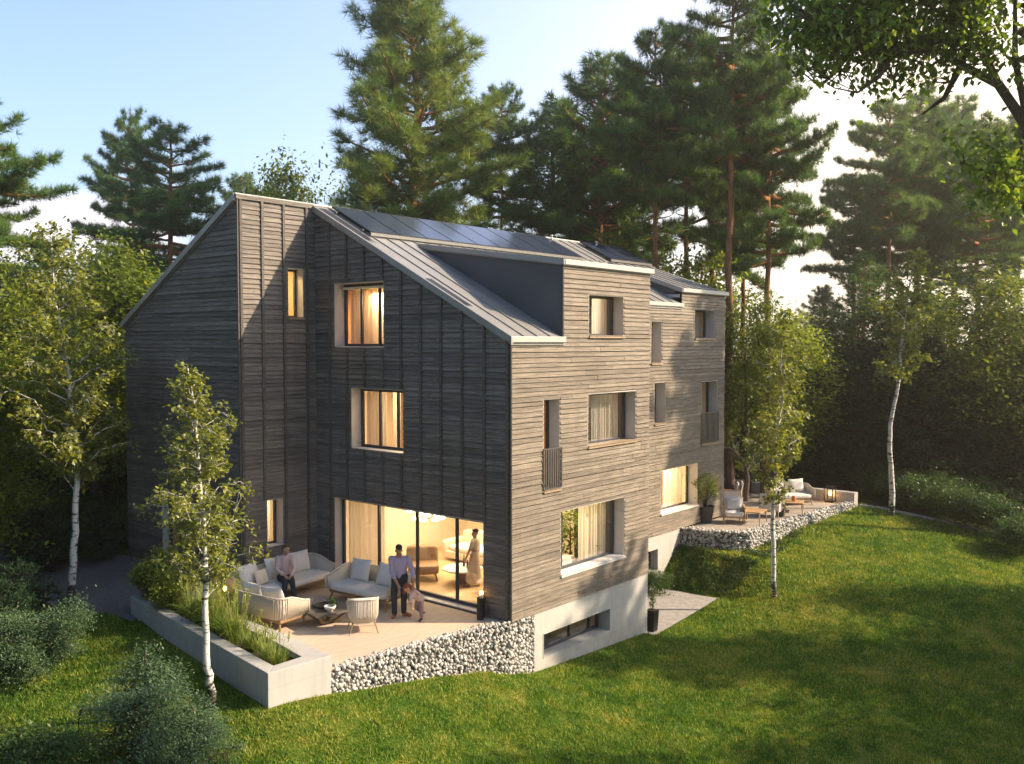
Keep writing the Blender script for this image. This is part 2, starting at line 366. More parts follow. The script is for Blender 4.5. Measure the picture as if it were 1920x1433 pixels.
# ---------------------------------------------------------------- terrain
CTRL = np.array([
 (-5.95,.65,-.36),(-5.4,3.6,-.26),(-4.4,.5,-.48),(-2.2,.25,-.73),(-.8,.05,-.94),(.83,-.15,-1.42),(2.9,-.15,-1.50),(4.3,-.15,-1.56),(5.8,-.2,-1.66),
 (8,-.1,-1.68),(10.2,.2,-1.62),(9.6,-2.0,-1.25),(12.2,-.25,-.58),(15.5,-.7,-.42),(18.2,-.95,-.26),(20.3,-.8,-.10),(21.5,2.5,-.02),(20.8,-2.1,-.28),(20.6,-6.2,-1.0),
 (14,-3.5,-.85),(13,-7,-1.5),(4.5,-9.4,-2.15),(-2.3,-2.2,-1.45),(2,-4.5,-1.85),(-6.5,-1.5,-1.0),(-7.6,.7,-.72),(-9.2,3.5,-1.0),(-10.5,0,-1.5),(-14,6,-1.2),
 (-6.6,3.2,-.45),(-6.2,6,-.30),(-5.0,7.7,-.10),(-5.4,10.4,-.28),(-3.4,11,-.05),(-2.7,12.7,.05),(-3,17,.0),(-8,12,-.7),(-12,12,-1.1),(0,22,.2),(1.5,31,.1),(-8,30,-.3),
 (7,15,.1),(15.5,8,.0),(15.5,14,.2),(24,10,.1),(21.5,5,.0),(30,0,-.9),(30,-8,-1.8),(28,12,-.3),(-10,-8,-2.2),(-2,-12,-2.6),(8,-16,-2.8),(20,-16,-2.4),(40,10,-1.2),(40,-12,-2.4),(30,30,0),(0,45,.2),(-25,20,-1.4),(-25,-10,-2.6),(50,40,-.5),(-20,45,-.4)])
FAR = np.array([(400*math.cos(a), 400*math.sin(a), -1.5) for a in np.linspace(0, 2*math.pi, 13)[:-1]]+[(110*math.cos(a), 110*math.sin(a), -1.0) for a in np.linspace(.2, 2*math.pi+.2, 13)[:-1]])
CP = np.vstack([CTRL, FAR])
def _phi(d): return np.where(d > 1e-9, d, 0.0)
_D = np.linalg.norm(CP[:,None,:2]-CP[None,:,:2], axis=2)
_A = _phi(_D)-np.eye(len(CP))*.25
_W = np.linalg.solve(np.block([[_A, np.ones((len(CP),1))],[np.ones((1,len(CP))), np.zeros((1,1))]]), np.append(CP[:,2], 0))
def terr(x, y):
    x = np.asarray(x, float); y = np.asarray(y, float); sh = x.shape; q = np.stack([x.ravel(), y.ravel()], 1); out = np.empty(len(q))
    for i in range(0, len(q), 20000):
        d = np.linalg.norm(q[i:i+20000,None,:]-CP[None,:,:2], axis=2); out[i:i+20000] = _phi(d)@_W[:-1]+_W[-1]
    xs, ys = q[:,0], q[:,1]
    und = .05*np.sin(xs*.9+ys*.4)*np.sin(ys*.7-xs*.2)+.03*np.sin(xs*2.1)*np.sin(ys*1.7+1)
    out += und*np.clip((np.hypot(xs-2, ys-3)-3)/6, 0, 1)
    # bank beside the basement yard
    inb = (xs > 9.0) & (xs < 13.2) & (ys > -1.5) & (ys < 2.6)
    bank = -1.62+np.clip((xs-9.95-.10*(2.25-np.maximum(ys,.3)))/1.32, 0, 1)*1.06
    k = np.clip((ys+1.5)/1.35, 0, 1)*np.clip((13.2-xs)/.8, 0, 1); k = k*k*(3-2*k)
    out = np.where(inb, bank*k+out*(1-k), out)
    return out.reshape(sh)
def tz(x, y): return float(terr(np.array([x]), np.array([y]))[0])

YARD = [(5.7,-.28),(10.15,.12),(9.95,2.25),(5.7,2.25)]
PLANTER = [(-5.87,.75),(-4.52,.64),(-4.30,2.4),(-4.12,7.62),(-4.93,7.50)]
TERR1 = [(-4.515,.72),(-3.4,.66),(-.05,.22),(-.06,6.82),(-2.40,6.82),(-2.40,8.6),(-4.08,8.4),(-4.115,7.62),(-4.29,2.4)]
TERR2 = [(11.75,2.25),(12.05,.55),(12.5,.38),(20.1,-.22),(20.1,6.6),(14.45,6.6),(14.45,2.25)]
HOUSE = [(-2.36,6.82),(0,6.82),(0,0),(5.75,0),(5.75,2.25),(14.45,2.25),(14.45,12.5),(-2.36,12.5)]
GRAVEL = [(-4.08,8.42),(-2.36,8.62),(-2.36,12.6),(-1.8,19.5),(-4.6,19.5),(-5.2,13.4),(-5.6,11.2),(-5.35,9.2),(-5.15,7.0),(-4.9,7.0),(-4.95,7.55),(-4.12,7.66)]
def inside(poly, x, y, grow=0.0):
    x = np.asarray(x); y = np.asarray(y); c = np.zeros(x.shape, bool); n = len(poly); dmin = np.full(x.shape, 1e9)
    for i in range(n):
        (x1,y1),(x2,y2) = poly[i], poly[(i+1) % n]
        k = ((y1 > y) != (y2 > y)); xi = (x2-x1)*(y-y1)/((y2-y1) if y2 != y1 else 1e-9)+x1
        c ^= k & (x < xi)
        L2 = (x2-x1)**2+(y2-y1)**2; t = np.clip(((x-x1)*(x2-x1)+(y-y1)*(y2-y1))/L2, 0, 1)
        dmin = np.minimum(dmin, np.hypot(x-x1-t*(x2-x1), y-y1-t*(y2-y1)))
    return (c & (dmin > -grow)) if grow <= 0 else (c | (dmin < grow))

def axis_pts(a, b, step, far):
    core = np.arange(a, b+1e-6, step); out = []; d = step
    p = b
    while p < far: d *= 1.25; p += d; out.append(p)
    left = []; d = step; p = a
    while p > -far: d *= 1.25; p -= d; left.append(p)
    return np.array(left[::-1]+list(core)+out)
gx, gy = axis_pts(-13, 25, .2, 420), axis_pts(-13, 22, .2, 420)
GX, GY = np.meshgrid(gx, gy, indexing='ij'); GZ = terr(GX, GY)
hole = inside(HOUSE, GX, GY, -.22) | inside(PLANTER, GX, GY, -.22) | inside(TERR1, GX, GY, -.12) | inside(TERR2, GX, GY, -.25)
GZ = np.where(hole, -2.6, GZ)
GZ = np.where(inside(YARD, GX, GY, .06), np.minimum(GZ, -1.66), GZ)
gin = inside(GRAVEL, GX, GY, .05); GZ = np.where(gin, GZ-.05, GZ)
nx, ny = GX.shape; idx = np.arange(nx*ny).reshape(nx, ny)
F = np.stack([idx[:-1,:-1], idx[1:,:-1], idx[1:,1:], idx[:-1,1:]], -1).reshape(-1,4)
cxm, cym = (GX[:-1,:-1]+GX[1:,1:])/2, (GY[:-1,:-1]+GY[1:,1:])/2
LAWN = [(-8.4,-16),(-10.6,-1),(-10.9,3.2),(-9.6,7.5),(-8.0,10.5),(-6.2,12.4),(-2,13.5),(-2,6),(5,5),(13,5),(20.3,5.2),(20.5,1.6),(21.1,-2.6),(22.0,-6.6),(25.5,-12),(24,-22)]
lawnmask = inside(LAWN, cxm, cym).reshape(-1)
structure(np_mesh('lawn', np.stack([GX,GY,GZ], -1).reshape(-1,3), F[lawnmask], M['lawn'], smooth=True))
structure(np_mesh('forest_ground', np.stack([GX,GY,GZ], -1).reshape(-1,3), F[~lawnmask], M['floor'], smooth=True))

def sheet(name, poly, mat, zf, step=.25):
    xs = np.arange(min(p[0] for p in poly)-step, max(p[0] for p in poly)+step, step); ys = np.arange(min(p[1] for p in poly)-step, max(p[1] for p in poly)+step, step)
    bm = None
    import bmesh
    bm = bmesh.new(); vs = [bm.verts.new((x,y,0)) for x,y in poly]; bm.faces.new(vs)
    for k, arr in ((0,xs),(1,ys)):
        for q in arr:
            no = (1,0,0) if k == 0 else (0,1,0); co = (q,0,0) if k == 0 else (0,q,0)
            bmesh.ops.bisect_plane(bm, geom=bm.verts[:]+bm.edges[:]+bm.faces[:], plane_co=co, plane_no=no)
    c = np.array([v.co[:] for v in bm.verts]); z = zf(c[:,0], c[:,1])
    for v, zz in zip(bm.verts, z): v.co.z = zz
    bmesh.ops.recalc_face_normals(bm, faces=bm.faces[:])
    me = bpy.data.meshes.new(name); bm.to_mesh(me); bm.free(); me.materials.append(mat)
    o = bpy.data.objects.new(name, me); COL.objects.link(o); return structure(o)
sheet('gravel_path', GRAVEL, M['gravel'], lambda x,y: terr(x,y)-.012)
sheet('yard_paving', YARD, M['cobble'], lambda x,y: np.full_like(x,-1.64))
def slab(name, poly, z0, z1, mat):
    return structure(MB().prism(poly, z0, z1).build(name, mat))
slab('terrace_paving', TERR1, -.9, 0.0, M['paving'])
slab('stone_terrace', TERR2, -.9, 0.0, M['slabs'])
k = MB()
kp = [(20.35,-.55),(20.6,-1.4),(20.95,-3),(21.4,-6)]
for a, b in zip(kp, kp[1:]):
    k.hexa([(a[0],a[1],tz(*a)-.2),(b[0],b[1],tz(*b)-.2),(b[0]+.14,b[1],tz(*b)-.2),(a[0]+.14,a[1],tz(*a)-.2),(a[0],a[1],tz(*a)+.09),(b[0],b[1],tz(*b)+.09),(b[0]+.14,b[1],tz(*b)+.09),(a[0]+.14,a[1],tz(*a)+.09)])
structure(k.build('lawn_kerb', M['concrete_grey']))

# ---------------------------------------------------------------- gabion walls: thousands of stones in one wall mesh
_ico = None
def rock_proto():
    global _ico
    if _ico is None:
        import bmesh
        bm = bmesh.new(); bmesh.ops.create_icosphere(bm, subdivisions=1, radius=1.0)
        _ico = (np.array([v.co[:] for v in bm.verts]), np.array([[v.index for v in f.verts] for f in bm.faces])); bm.free()
    return _ico
def rand_d(rng): q = rng.normal(0,1,3); return q/np.linalg.norm(q)
def gabion(name, path, zt, zb, thick, label, size=.046, seed=1):
    """path: front line of the wall (list of xy); zt/zb: top and bottom z at each point; thick: towards the left of the path"""
    rng = np.random.default_rng(seed); V0, F0 = rock_proto(); Vs, Fs, Rr = [], [], []; off = 0
    core = MB()
    P = [np.array(p, float) for p in path]
    def stone_at(c, s):
        nonlocal off
        sc = s*rng.uniform(.62,1.35,3); v = V0*(1+rng.normal(0,.17,(len(V0),1)))*sc; pl = rand_d(rng); v = v-np.outer(np.maximum(v@pl-s*.45,0), pl)*.9; pl = rand_d(rng); v = v-np.outer(np.maximum(v@pl-s*.5,0), pl)*.9
        q = rng.normal(0,1,4); q /= np.linalg.norm(q); m = np.array(Matrix.Identity(3)); m = np.array(__import__('mathutils').Quaternion(q).to_matrix())
        Vs.append(v@m.T+c); Fs.append(F0+off); off += len(V0); Rr.extend([rng.random()]*len(F0))
    for i in range(len(P)-1):
        a, b = P[i], P[i+1]; L = np.linalg.norm(b-a); d = (b-a)/L; nrm = np.array([d[1],-d[0]])       # outwards = right of path
        inn = -nrm
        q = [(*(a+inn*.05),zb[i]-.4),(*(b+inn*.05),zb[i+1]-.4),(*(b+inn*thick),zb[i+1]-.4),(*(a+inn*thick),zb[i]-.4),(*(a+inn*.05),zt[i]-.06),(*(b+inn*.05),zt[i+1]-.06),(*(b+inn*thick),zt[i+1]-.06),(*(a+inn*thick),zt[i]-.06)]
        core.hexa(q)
        step = size*1.55
        for u in np.arange(step*.4, L, step):
            f = u/L; top = zt[i]*(1-f)+zt[i+1]*f; bot = zb[i]*(1-f)+zb[i+1]*f-.25
            for z in np.arange(top-size*.7, bot, -step):
                p = a+d*(u+rng.normal(0,.022))+inn*(.04+rng.normal(0,.011)); stone_at(np.array([p[0],p[1],z+rng.normal(0,.022)]), size*rng.uniform(.8,1.22))
            for w in np.arange(.1, thick, step):
                p = a+d*(u+rng.normal(0,.02))+inn*(w+rng.normal(0,.02)); stone_at(np.array([p[0],p[1],top-size*.65+rng.normal(0,.012)]), size*rng.uniform(.8,1.15))
    root = empty(name, (float(P[0][0]),float(P[0][1]),float(zb[0])), label=label, cat='gabion wall'); 
    o = np_mesh('stones', np.vstack(Vs)-np.array(root.location), np.vstack(Fs), M['stone'], Rr, root)
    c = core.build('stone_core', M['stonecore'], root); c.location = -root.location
    return root
gabion('gabion_wall', [(-4.50,.62),(-3.4,.52),(-2.2,.34),(-.9,.16),(-.02,-.03),(.86,-.04)], [.015,.015,.015,.015,.01,.0], [-.5,-.6,-.8,-1.0,-1.25,-1.5], .30, 'white rubble gabion wall holding the brick terrace beside the concrete basement', seed=3)
gabion('gabion_wall', [(11.42,2.22),(11.72,1.2),(11.95,.48),(12.3,.12),(16,-.18),(20.15,-.50)], [.05,.06,.06,.06,.06,.08], [-.60,-.62,-.62,-.62,-.5,-.12], .36, 'white rubble gabion wall curving around the raised stone terrace on the lawn', size=.050, seed=4)

# ---------------------------------------------------------------- planter box
pr = empty('planter_box', (-5.1,.75,-.4), label='long board-marked concrete planter along the edge of the brick terrace', cat='planter')
def ring(mb, out, inn, z0, z1):
    n = len(out)
    for i in range(n):
        a, b, c, d = out[i], out[(i+1)%n], inn[(i+1)%n], inn[i]
        mb.hexa([(*a,z0),(*b,z0),(*c,z0),(*d,z0),(*a,z1),(*b,z1),(*c,z1),(*d,z1)])
PIN = [(-5.56,1.02),(-4.93,1.02),(-4.66,2.5),(-4.36,7.38),(-4.70,7.30)]
ring_m = MB(); ring(ring_m, PLANTER, PIN, -1.3, .30)
o = ring_m.build('planter_wall', M['concrete_grey'], pr, bevel=.012); o.location = -pr.location
o = MB().prism(PIN, -.6, .18).build('planter_soil', M['soil'], pr); o.location = -pr.location
# ---------------------------------------------------------------- house
HZ, HR, SL = 6.37, 6.82, .512          # eave height, ridge y, roof slope
HTOP = HZ+SL*HR
house = empty('timber_house', (0,0,0), label='large grey timber-clad house with steep metal roof, dormers and lit windows', cat='house')

class Plane:
    def __init__(s, o, u, n): s.o, s.u, s.n = Vector(o), Vector(u), Vector(n)
    def p(s, u, z, d=0): q = s.o+s.u*u+s.n*d; return (q.x, q.y, z)
PF = Plane((0,0,0), (0,1,0), (-1,0,0)); PS = Plane((0,HR,0), (1,0,0), (0,-1,0)); PG = Plane((-2.36,0,0), (0,1,0), (-1,0,0))
PA = Plane((0,0,0), (1,0,0), (0,-1,0)); PB = Plane((0,2.25,0), (1,0,0), (0,-1,0))
PE = Plane((14.45,0,0), (0,1,0), (1,0,0)); PK = Plane((5.75,0,0), (0,1,0), (1,0,0)); PN = Plane((0,12.5,0), (1,0,0), (0,1,0))

def bands(zs): zs = sorted(set(round(z,4) for z in zs)); return list(zip(zs, zs[1:]))
def subtract(iv, holes):
    out = [iv]
    for a, b in holes:
        nx = []
        for x0, x1 in out:
            if b <= x0 or a >= x1: nx.append((x0,x1)); continue
            if a > x0+.004: nx.append((x0,a))
            if b < x1-.004: nx.append((b,x1))
        out = nx
    return out
def wall(name, pl, z0, z1, iv, holes, mat, zbreaks=(), pitch=.112, proud=(.006,.032), thick=.28, boards=True, joint=4.2, battens=(), parent=None):
    """iv(z)->(u0,u1); holes: (u0,u1,z0,z1). The wall core, lapped boards with random joints, and battens in one mesh"""
    mb = MB(); flip = pl.u.cross(Vector((0,0,1))).dot(pl.n) < 0
    def hx(ua0, ua1, ub0, ub1, za, zb, d0a, d1a, d0b, d1b, mat=0, rnd=None):
        q = [pl.p(ua0,za,d1a), pl.p(ua1,za,d1a), pl.p(ua1,za,d0a), pl.p(ua0,za,d0a), pl.p(ub0,zb,d1b), pl.p(ub1,zb,d1b), pl.p(ub1,zb,d0b), pl.p(ub0,zb,d0b)]
        if flip: q = [q[i] for i in (1,0,3,2,5,4,7,6)]
        mb.hexa(q, mat, rnd)
    zb = [z0,z1]+[h[k] for h in holes for k in (2,3) if z0 < h[k] < z1]+[z for z in zbreaks if z0 < z < z1]
    for a, b in bands(zb):
        hs = [(h[0],h[1]) for h in holes if h[2] < (a+b)/2 < h[3]]
        (a0,a1),(b0,b1) = iv(a+1e-5), iv(b-1e-5)
        segs = subtract((min(a0,b0), max(a1,b1)), hs)
        for s0, s1 in segs:
            hx(s0 if s0 > min(a0,b0)+1e-6 else a0, s1 if s1 < max(a1,b1)-1e-6 else a1, s0 if s0 > min(a0,b0)+1e-6 else b0, s1 if s1 < max(a1,b1)-1e-6 else b1, a, b, -thick, 0, -thick, 0, 1 if boards else 0, .5)
    if boards:
        rng = random.Random(hash(name) % 1000 if False else len(name)*13+int(z1*10))
        lines = [z0]
        while lines[-1] < z1-.02: lines.append(min(z1, lines[-1]+pitch*rng.uniform(.80,1.2)))
        for za, zc in zip(lines, lines[1:]):
            zz = [za,zc]+[h[k] for h in holes for k in (2,3) if za+.004 < h[k] < zc-.004]
            for a, b in bands(zz):
                if b-a < .01: continue
                hs = [(h[0],h[1]) for h in holes if h[2] < (a+b)/2 < h[3]]
                (a0,a1),(b0,b1) = iv(a), iv(b-1e-4); lo, hi = max(a0,b0), min(a1,b1)
                if hi-lo < .03: continue
                da = proud[1]-(proud[1]-proud[0])*(a-za)/pitch; db = proud[1]-(proud[1]-proud[0])*(b-za)/pitch
                for s0, s1 in subtract((lo,hi), hs):
                    u = s0
                    while u < s1-.01:
                        e = min(s1, u+rng.uniform(.5,1)*joint)
                        if s1-e < .35: e = s1
                        w = rng.uniform(-.003,.009)
                        hx(u, e-(.007 if e < s1 else 0), u, e-(.007 if e < s1 else 0), a, b-.002, .001, da+w, .001, db+w, 0, rng.random()); u = e
    for u in battens:
        for s0, s1 in subtract((z0, z1), [(h[2]-.03,h[3]+.03) for h in holes if h[0]-.06 < u < h[1]+.06]):
            # clip to the outline
            zz = s1
            while zz > s0 and not (iv(zz)[0] <= u-.04 and u+.04 <= iv(zz)[1]): zz -= .03
            if zz-s0 > .1: hx(u-.035, u+.035, u-.035, u+.035, s0, zz, .008, .062, .008, .062, 2, random.random())
    return mb.build(name, [mat, M['corner'] if boards else mat, M['batten']], parent or house)

# window openings per wall: (u0,u1,z0,z1)
W1 = (4.10,6.02,6.11,7.77); W2 = (3.42,5.38,3.50,5.07); WD = (.79,6.08,.03,2.16)
S1 = (-.90,-.40,6.87,8.17); S2 = (-1.62,-1.12,.97,2.20); G1 = (9.45,10.6,.35,2.08)
A_at = (2.94,4.50,6.38,7.42); A_n = (1.15,1.80,2.78,4.93); A_m = (2.92,5.10,3.66,4.98); A_b = (1.82,4.58,.68,2.24); A_c = (1.17,3.95,-1.14,-.55)
B_at = (12.27,13.72,6.36,7.36); B_n1 = (9.50,10.16,5.56,6.92); B_n2 = (9.72,10.42,3.62,4.97); B_f = (12.78,13.98,2.72,4.90); B_b = (10.15,12.58,.68,2.12); B_c = (8.9,10.02,-1.10,-.38)

ivF = lambda z: (0.0 if z <= HZ else (z-HZ)/SL, HR)
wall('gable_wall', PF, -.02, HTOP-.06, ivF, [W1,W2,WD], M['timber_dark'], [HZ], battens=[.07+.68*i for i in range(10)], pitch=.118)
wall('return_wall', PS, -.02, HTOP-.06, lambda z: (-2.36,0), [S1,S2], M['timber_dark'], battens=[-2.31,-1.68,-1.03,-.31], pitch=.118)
GS = (HTOP-6.80)/(12.5-HR)
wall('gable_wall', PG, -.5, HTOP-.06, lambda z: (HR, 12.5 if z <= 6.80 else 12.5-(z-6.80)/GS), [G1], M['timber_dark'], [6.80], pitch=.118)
DT1, DT2 = 8.10, 7.93
wall('facade_wall', PA, .0, DT1, lambda z: (0.0 if z <= HZ else 1.92, 5.75), [A_at,A_n,A_m,A_b], M['timber'], [HZ], pitch=.108)
wall('facade_wall', PB, .06, DT2, lambda z: (5.75, 14.45) if z <= HZ+SL*2.25 else (11.40, 14.45), [B_at,B_n1,B_n2,B_f,B_b], M['timber'], [HZ+SL*2.25], pitch=.108)
wall('side_wall', PK, -.02, 7.9, lambda z: (.282,2.248), [], M['timber'], boards=True, pitch=.108)
DZ2s = HZ+SL*5.2
wall('side_wall', PE, -.02, HTOP-.06, lambda z: (2.25 if z <= DT2 else max(5.2, (z-HZ)/SL), 12.5 if z <= 6.80 else 12.5-(z-6.80)/GS), [], M['timber'], [6.80,DT2,DZ2s], pitch=.16)
wall('back_wall', PN, -.02, 6.75, lambda z: (-2.36,14.45), [], M['timber'], pitch=.2)
# concrete basement
wall('basement_wall', PA, -2.6, -.002, lambda z: (0.85,5.75), [A_c], M['concrete'], boards=False, thick=.4)
wall('basement_wall', PB, -2.6, .055, lambda z: (5.75,11.45), [B_c], M['concrete'], boards=False, thick=.4)
wall('basement_wall', PK, -2.6, -.03, lambda z: (0.402,2.248), [], M['concrete'], boards=False, thick=.4)
mb = MB(); mb.box(-.034,-.034,-.02,.012,.012,HZ-.04); mb.build('corner_post', M['corner'], house)
mb = MB(); mb.box(-2.40,HR-.036,-.3,-2.35,HR+.01,HTOP-.05); mb.build('corner_post', M['batten'], house)

# ---------------------------------------------------------------- roof
def roof_slab(name, pts, seams, mat=M['zinc'], t=.16, seam_dir=1):
    """pts: 4 corners (eave0, eave1, ridge1, ridge0)"""
    a, b, c, d = [Vector(p) for p in pts]; n = (b-a).cross(d-a).normalized()
    if n.z < 0: n = -n
    dn = Vector((0,0,-t)); mb = MB(); mb.hexa([a+dn,b+dn,c+dn,d+dn,a,b,c,d], 0, .5)
    for i in range(1, seams):
        f = i/seams; p, q = a.lerp(b,f), d.lerp(c,f); s = (b-a).normalized()*.010; h = n*.030
        mb.hexa([p-s,p+s,q+s,q-s,p-s+h,p+s+h,q+s+h,q-s+h], 0, .2)
    return mb.build(name, mat, house)
z_ = lambda y: HZ+SL*y
DY1, DZ1 = 4.86, HZ+SL*4.86; DY2 = 5.2; DZ2 = HZ+SL*5.2
eo = .06
roof_slab('roof_slope', [(-.05,-eo,z_(-eo)),(1.90,-eo,z_(-eo)),(1.90,DY1,DZ1),(-.05,DY1,DZ1)], 4)
roof_slab('roof_slope', [(-.05,DY1,DZ1),(5.80,DY1,DZ1),(5.80,HR,HTOP),(-.05,HR,HTOP)], 12)
roof_slab('roof_slope', [(5.80,2.19,z_(2.19)),(11.40,2.19,z_(2.19)),(11.40,DY2,DZ2),(5.80,DY2,DZ2)], 10)
roof_slab('roof_slope', [(5.80,DY2,DZ2),(14.55,DY2,DZ2),(14.55,HR,HTOP),(5.80,HR,HTOP)], 16)
roof_slab('dormer_roof', [(1.86,-eo,DT1+.06),(5.80,-eo,DT1+.06),(5.80,DY1,DZ1-.004),(1.86,DY1,DZ1-.004)], 7, t=.12)
roof_slab('dormer_roof', [(11.36,2.19,DT2+.06),(14.55,2.19,DT2+.06),(14.55,DY2,DZ2-.004),(11.36,DY2,DZ2-.004)], 6, t=.12)
roof_slab('roof_slope', [(14.55,12.58,6.76),(-2.42,12.58,6.76),(-2.42,HR+.002,HTOP),(14.55,HR+.002,HTOP)], 30)
mb = MB(); mb.tube([(-2.44,HR,HTOP+.015),(14.57,HR,HTOP+.015)], .045, 8); mb.build('ridge_cap', M['zinc'], house)
def strip(name, a, b, h, w, outn, mat=M['fascia']):
    a, b, o = Vector(a), Vector(b), Vector(outn)*w; up = Vector((0,0,h)); mb = MB()
    mb.hexa([a-up,b-up,b-up+o,a-up+o,a,b,b+o,a+o], 0, .5)
    return mb.build(name, mat, house, bevel=.006)
strip('verge_fascia', (-.05,-.12,z_(-.06)+.03), (-.05,HR-.05,HTOP+.0), .17, .07, (-1,0,0), M['zinc'])
strip('verge_fascia', (-2.42,12.62,6.78), (-2.42,HR,HTOP+.045), .17, .06, (-1,0,0), M['zinc'])
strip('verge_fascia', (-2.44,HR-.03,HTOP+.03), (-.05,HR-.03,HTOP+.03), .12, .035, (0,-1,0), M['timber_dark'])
strip('eave_fascia', (-.12,-.065,z_(-eo)+.03), (1.90,-.065,z_(-eo)+.03), .13, .05, (0,-1,0))
strip('eave_fascia', (5.79,2.185,z_(2.19)+.03), (11.40,2.185,z_(2.19)+.03), .12, .05, (0,-1,0))
strip('dormer_fascia', (1.86,-.065,DT1+.09), (5.82,-.065,DT1+.085), .125, .05, (0,-1,0))
strip('dormer_fascia', (11.36,2.185,DT2+.09), (14.57,2.185,DT2+.085), .125, .05, (0,-1,0))
strip('dormer_fascia', (1.86,-.10,DT1+.085), (1.86,DY1-.1,DZ1+.02), .13, .05, (-1,0,0), M['zinc'])
strip('dormer_fascia', (11.36,2.15,DT2+.085), (11.36,DY2-.1,DZ2+.02), .13, .05, (-1,0,0), M['zinc'])
strip('verge_fascia', (14.55,5.2,DZ2+.02), (14.55,HR,HTOP+.02), .2, .05, (1,0,0), M['zinc'])
def cheek(x, y0, zr0, y1, zr1, zt0):
    mb = MB(); v = [(x,y0,zr0-.06),(x,y1,zr1-.02),(x,y0,zt0)]; w = [(x+.12,p[1],p[2]) for p in v]
    mb.add(v+w, [(0,1,2),(5,4,3),(0,3,4,1),(1,4,5,2),(2,5,3,0)], 0, .5); return mb.build('dormer_cheek', M['cheek'], house)
cheek(1.90, .0, HZ, DY1-.05, DZ1, DT1-.03); cheek(11.40, 2.25, z_(2.25), DY2-.05, DZ2, DT2-.03)
mb = MB(); mb.box(11.385,2.30,z_(2.25)+.20,11.402,2.95,DT2-.10); mb.build('cheek_panel', M['fascia'], house)
mb = MB(); mb.box(1.86,-.035,HZ,1.91,.01,DT1-.02); mb.build('corner_post', M['corner'], house)

# solar panels on rails
def solar(x0, n, w, ylo, yhi, name):
    for i in range(n):
        a, b = x0+i*w, x0+(i+1)*w-.02
        o = lambda y, d: z_(y)+d
        r = MB(); r.hexa([(a,ylo,o(ylo,.09)),(b,ylo,o(ylo,.09)),(b,yhi,o(yhi,.09)),(a,yhi,o(yhi,.09)),(a,ylo,o(ylo,.13)),(b,ylo,o(ylo,.13)),(b,yhi,o(yhi,.13)),(a,yhi,o(yhi,.13))], 0, .5)
        f = r.build(name, M['pvframe'], house)
        g = MB(); e = .02; g.add([(a+e,ylo+e,o(ylo+e,.133)),(b-e,ylo+e,o(ylo+e,.133)),(b-e,yhi-e,o(yhi-e,.133)),(a+e,yhi-e,o(yhi-e,.133))], [(0,1,2,3)], 0, .5)
        g.build('cell_sheet', M['pv'], f)
    r = MB()
    for y in (ylo+.25, yhi-.25): r.box(x0-.06, y-.02, z_(y)+.02, x0+n*w+.04, y+.02, z_(y)+.085)
    r.box(x0-.03, ylo-.05, z_(ylo)+.02, x0+n*w, ylo-.015, z_(ylo)+.10)
    r.build('mounting_rail', M['rail'], house)
solar(.40, 9, 1.03, 5.05, 6.60, 'solar_panel'); solar(11.70, 3, .90, 5.26, 6.60, 'solar_panel')
for x in (9.9,12.6):
    mb = MB(); mb.tube([(x,6.5,z_(6.5)),(x,6.5,z_(6.5)+.20)], .035, 10); mb.lathe([(.035,.19),(.06,.21),(.06,.24),(.02,.26)], 10, (x,6.5,z_(6.5))); mb.build('vent_pipe', M['fascia'], house, smooth=True)


# ---------------------------------------------------------------- windows
def curtain_mesh(pl, u0, u1, z0, z1, d, amp=.035, wl=.13):
    mb = MB(); n = max(6, int((u1-u0)/.022)); vs = []; fs = []
    for i in range(n+1):
        u = u0+(u1-u0)*i/n; dd = d+amp*math.sin(2*math.pi*u/wl)+amp*.5*math.sin(2*math.pi*u/(wl*2.7)+1)
        vs += [pl.p(u,z0,dd), pl.p(u,z1,dd)]
    for i in range(n): fs.append((2*i,2*i+2,2*i+3,2*i+1))
    return mb.add(vs, fs, 0, .5)
def pbox(mb, pl, u0, u1, z0, z1, d0, d1, mat=0):
    q = [pl.p(u0,z0,d1), pl.p(u1,z0,d1), pl.p(u1,z0,d0), pl.p(u0,z0,d0), pl.p(u0,z1,d1), pl.p(u1,z1,d1), pl.p(u1,z1,d0), pl.p(u0,z1,d0)]
    if pl.u.cross(Vector((0,0,1))).dot(pl.n) < 0: q = [q[i] for i in (1,0,3,2,5,4,7,6)]
    mb.hexa(q, mat, .5)
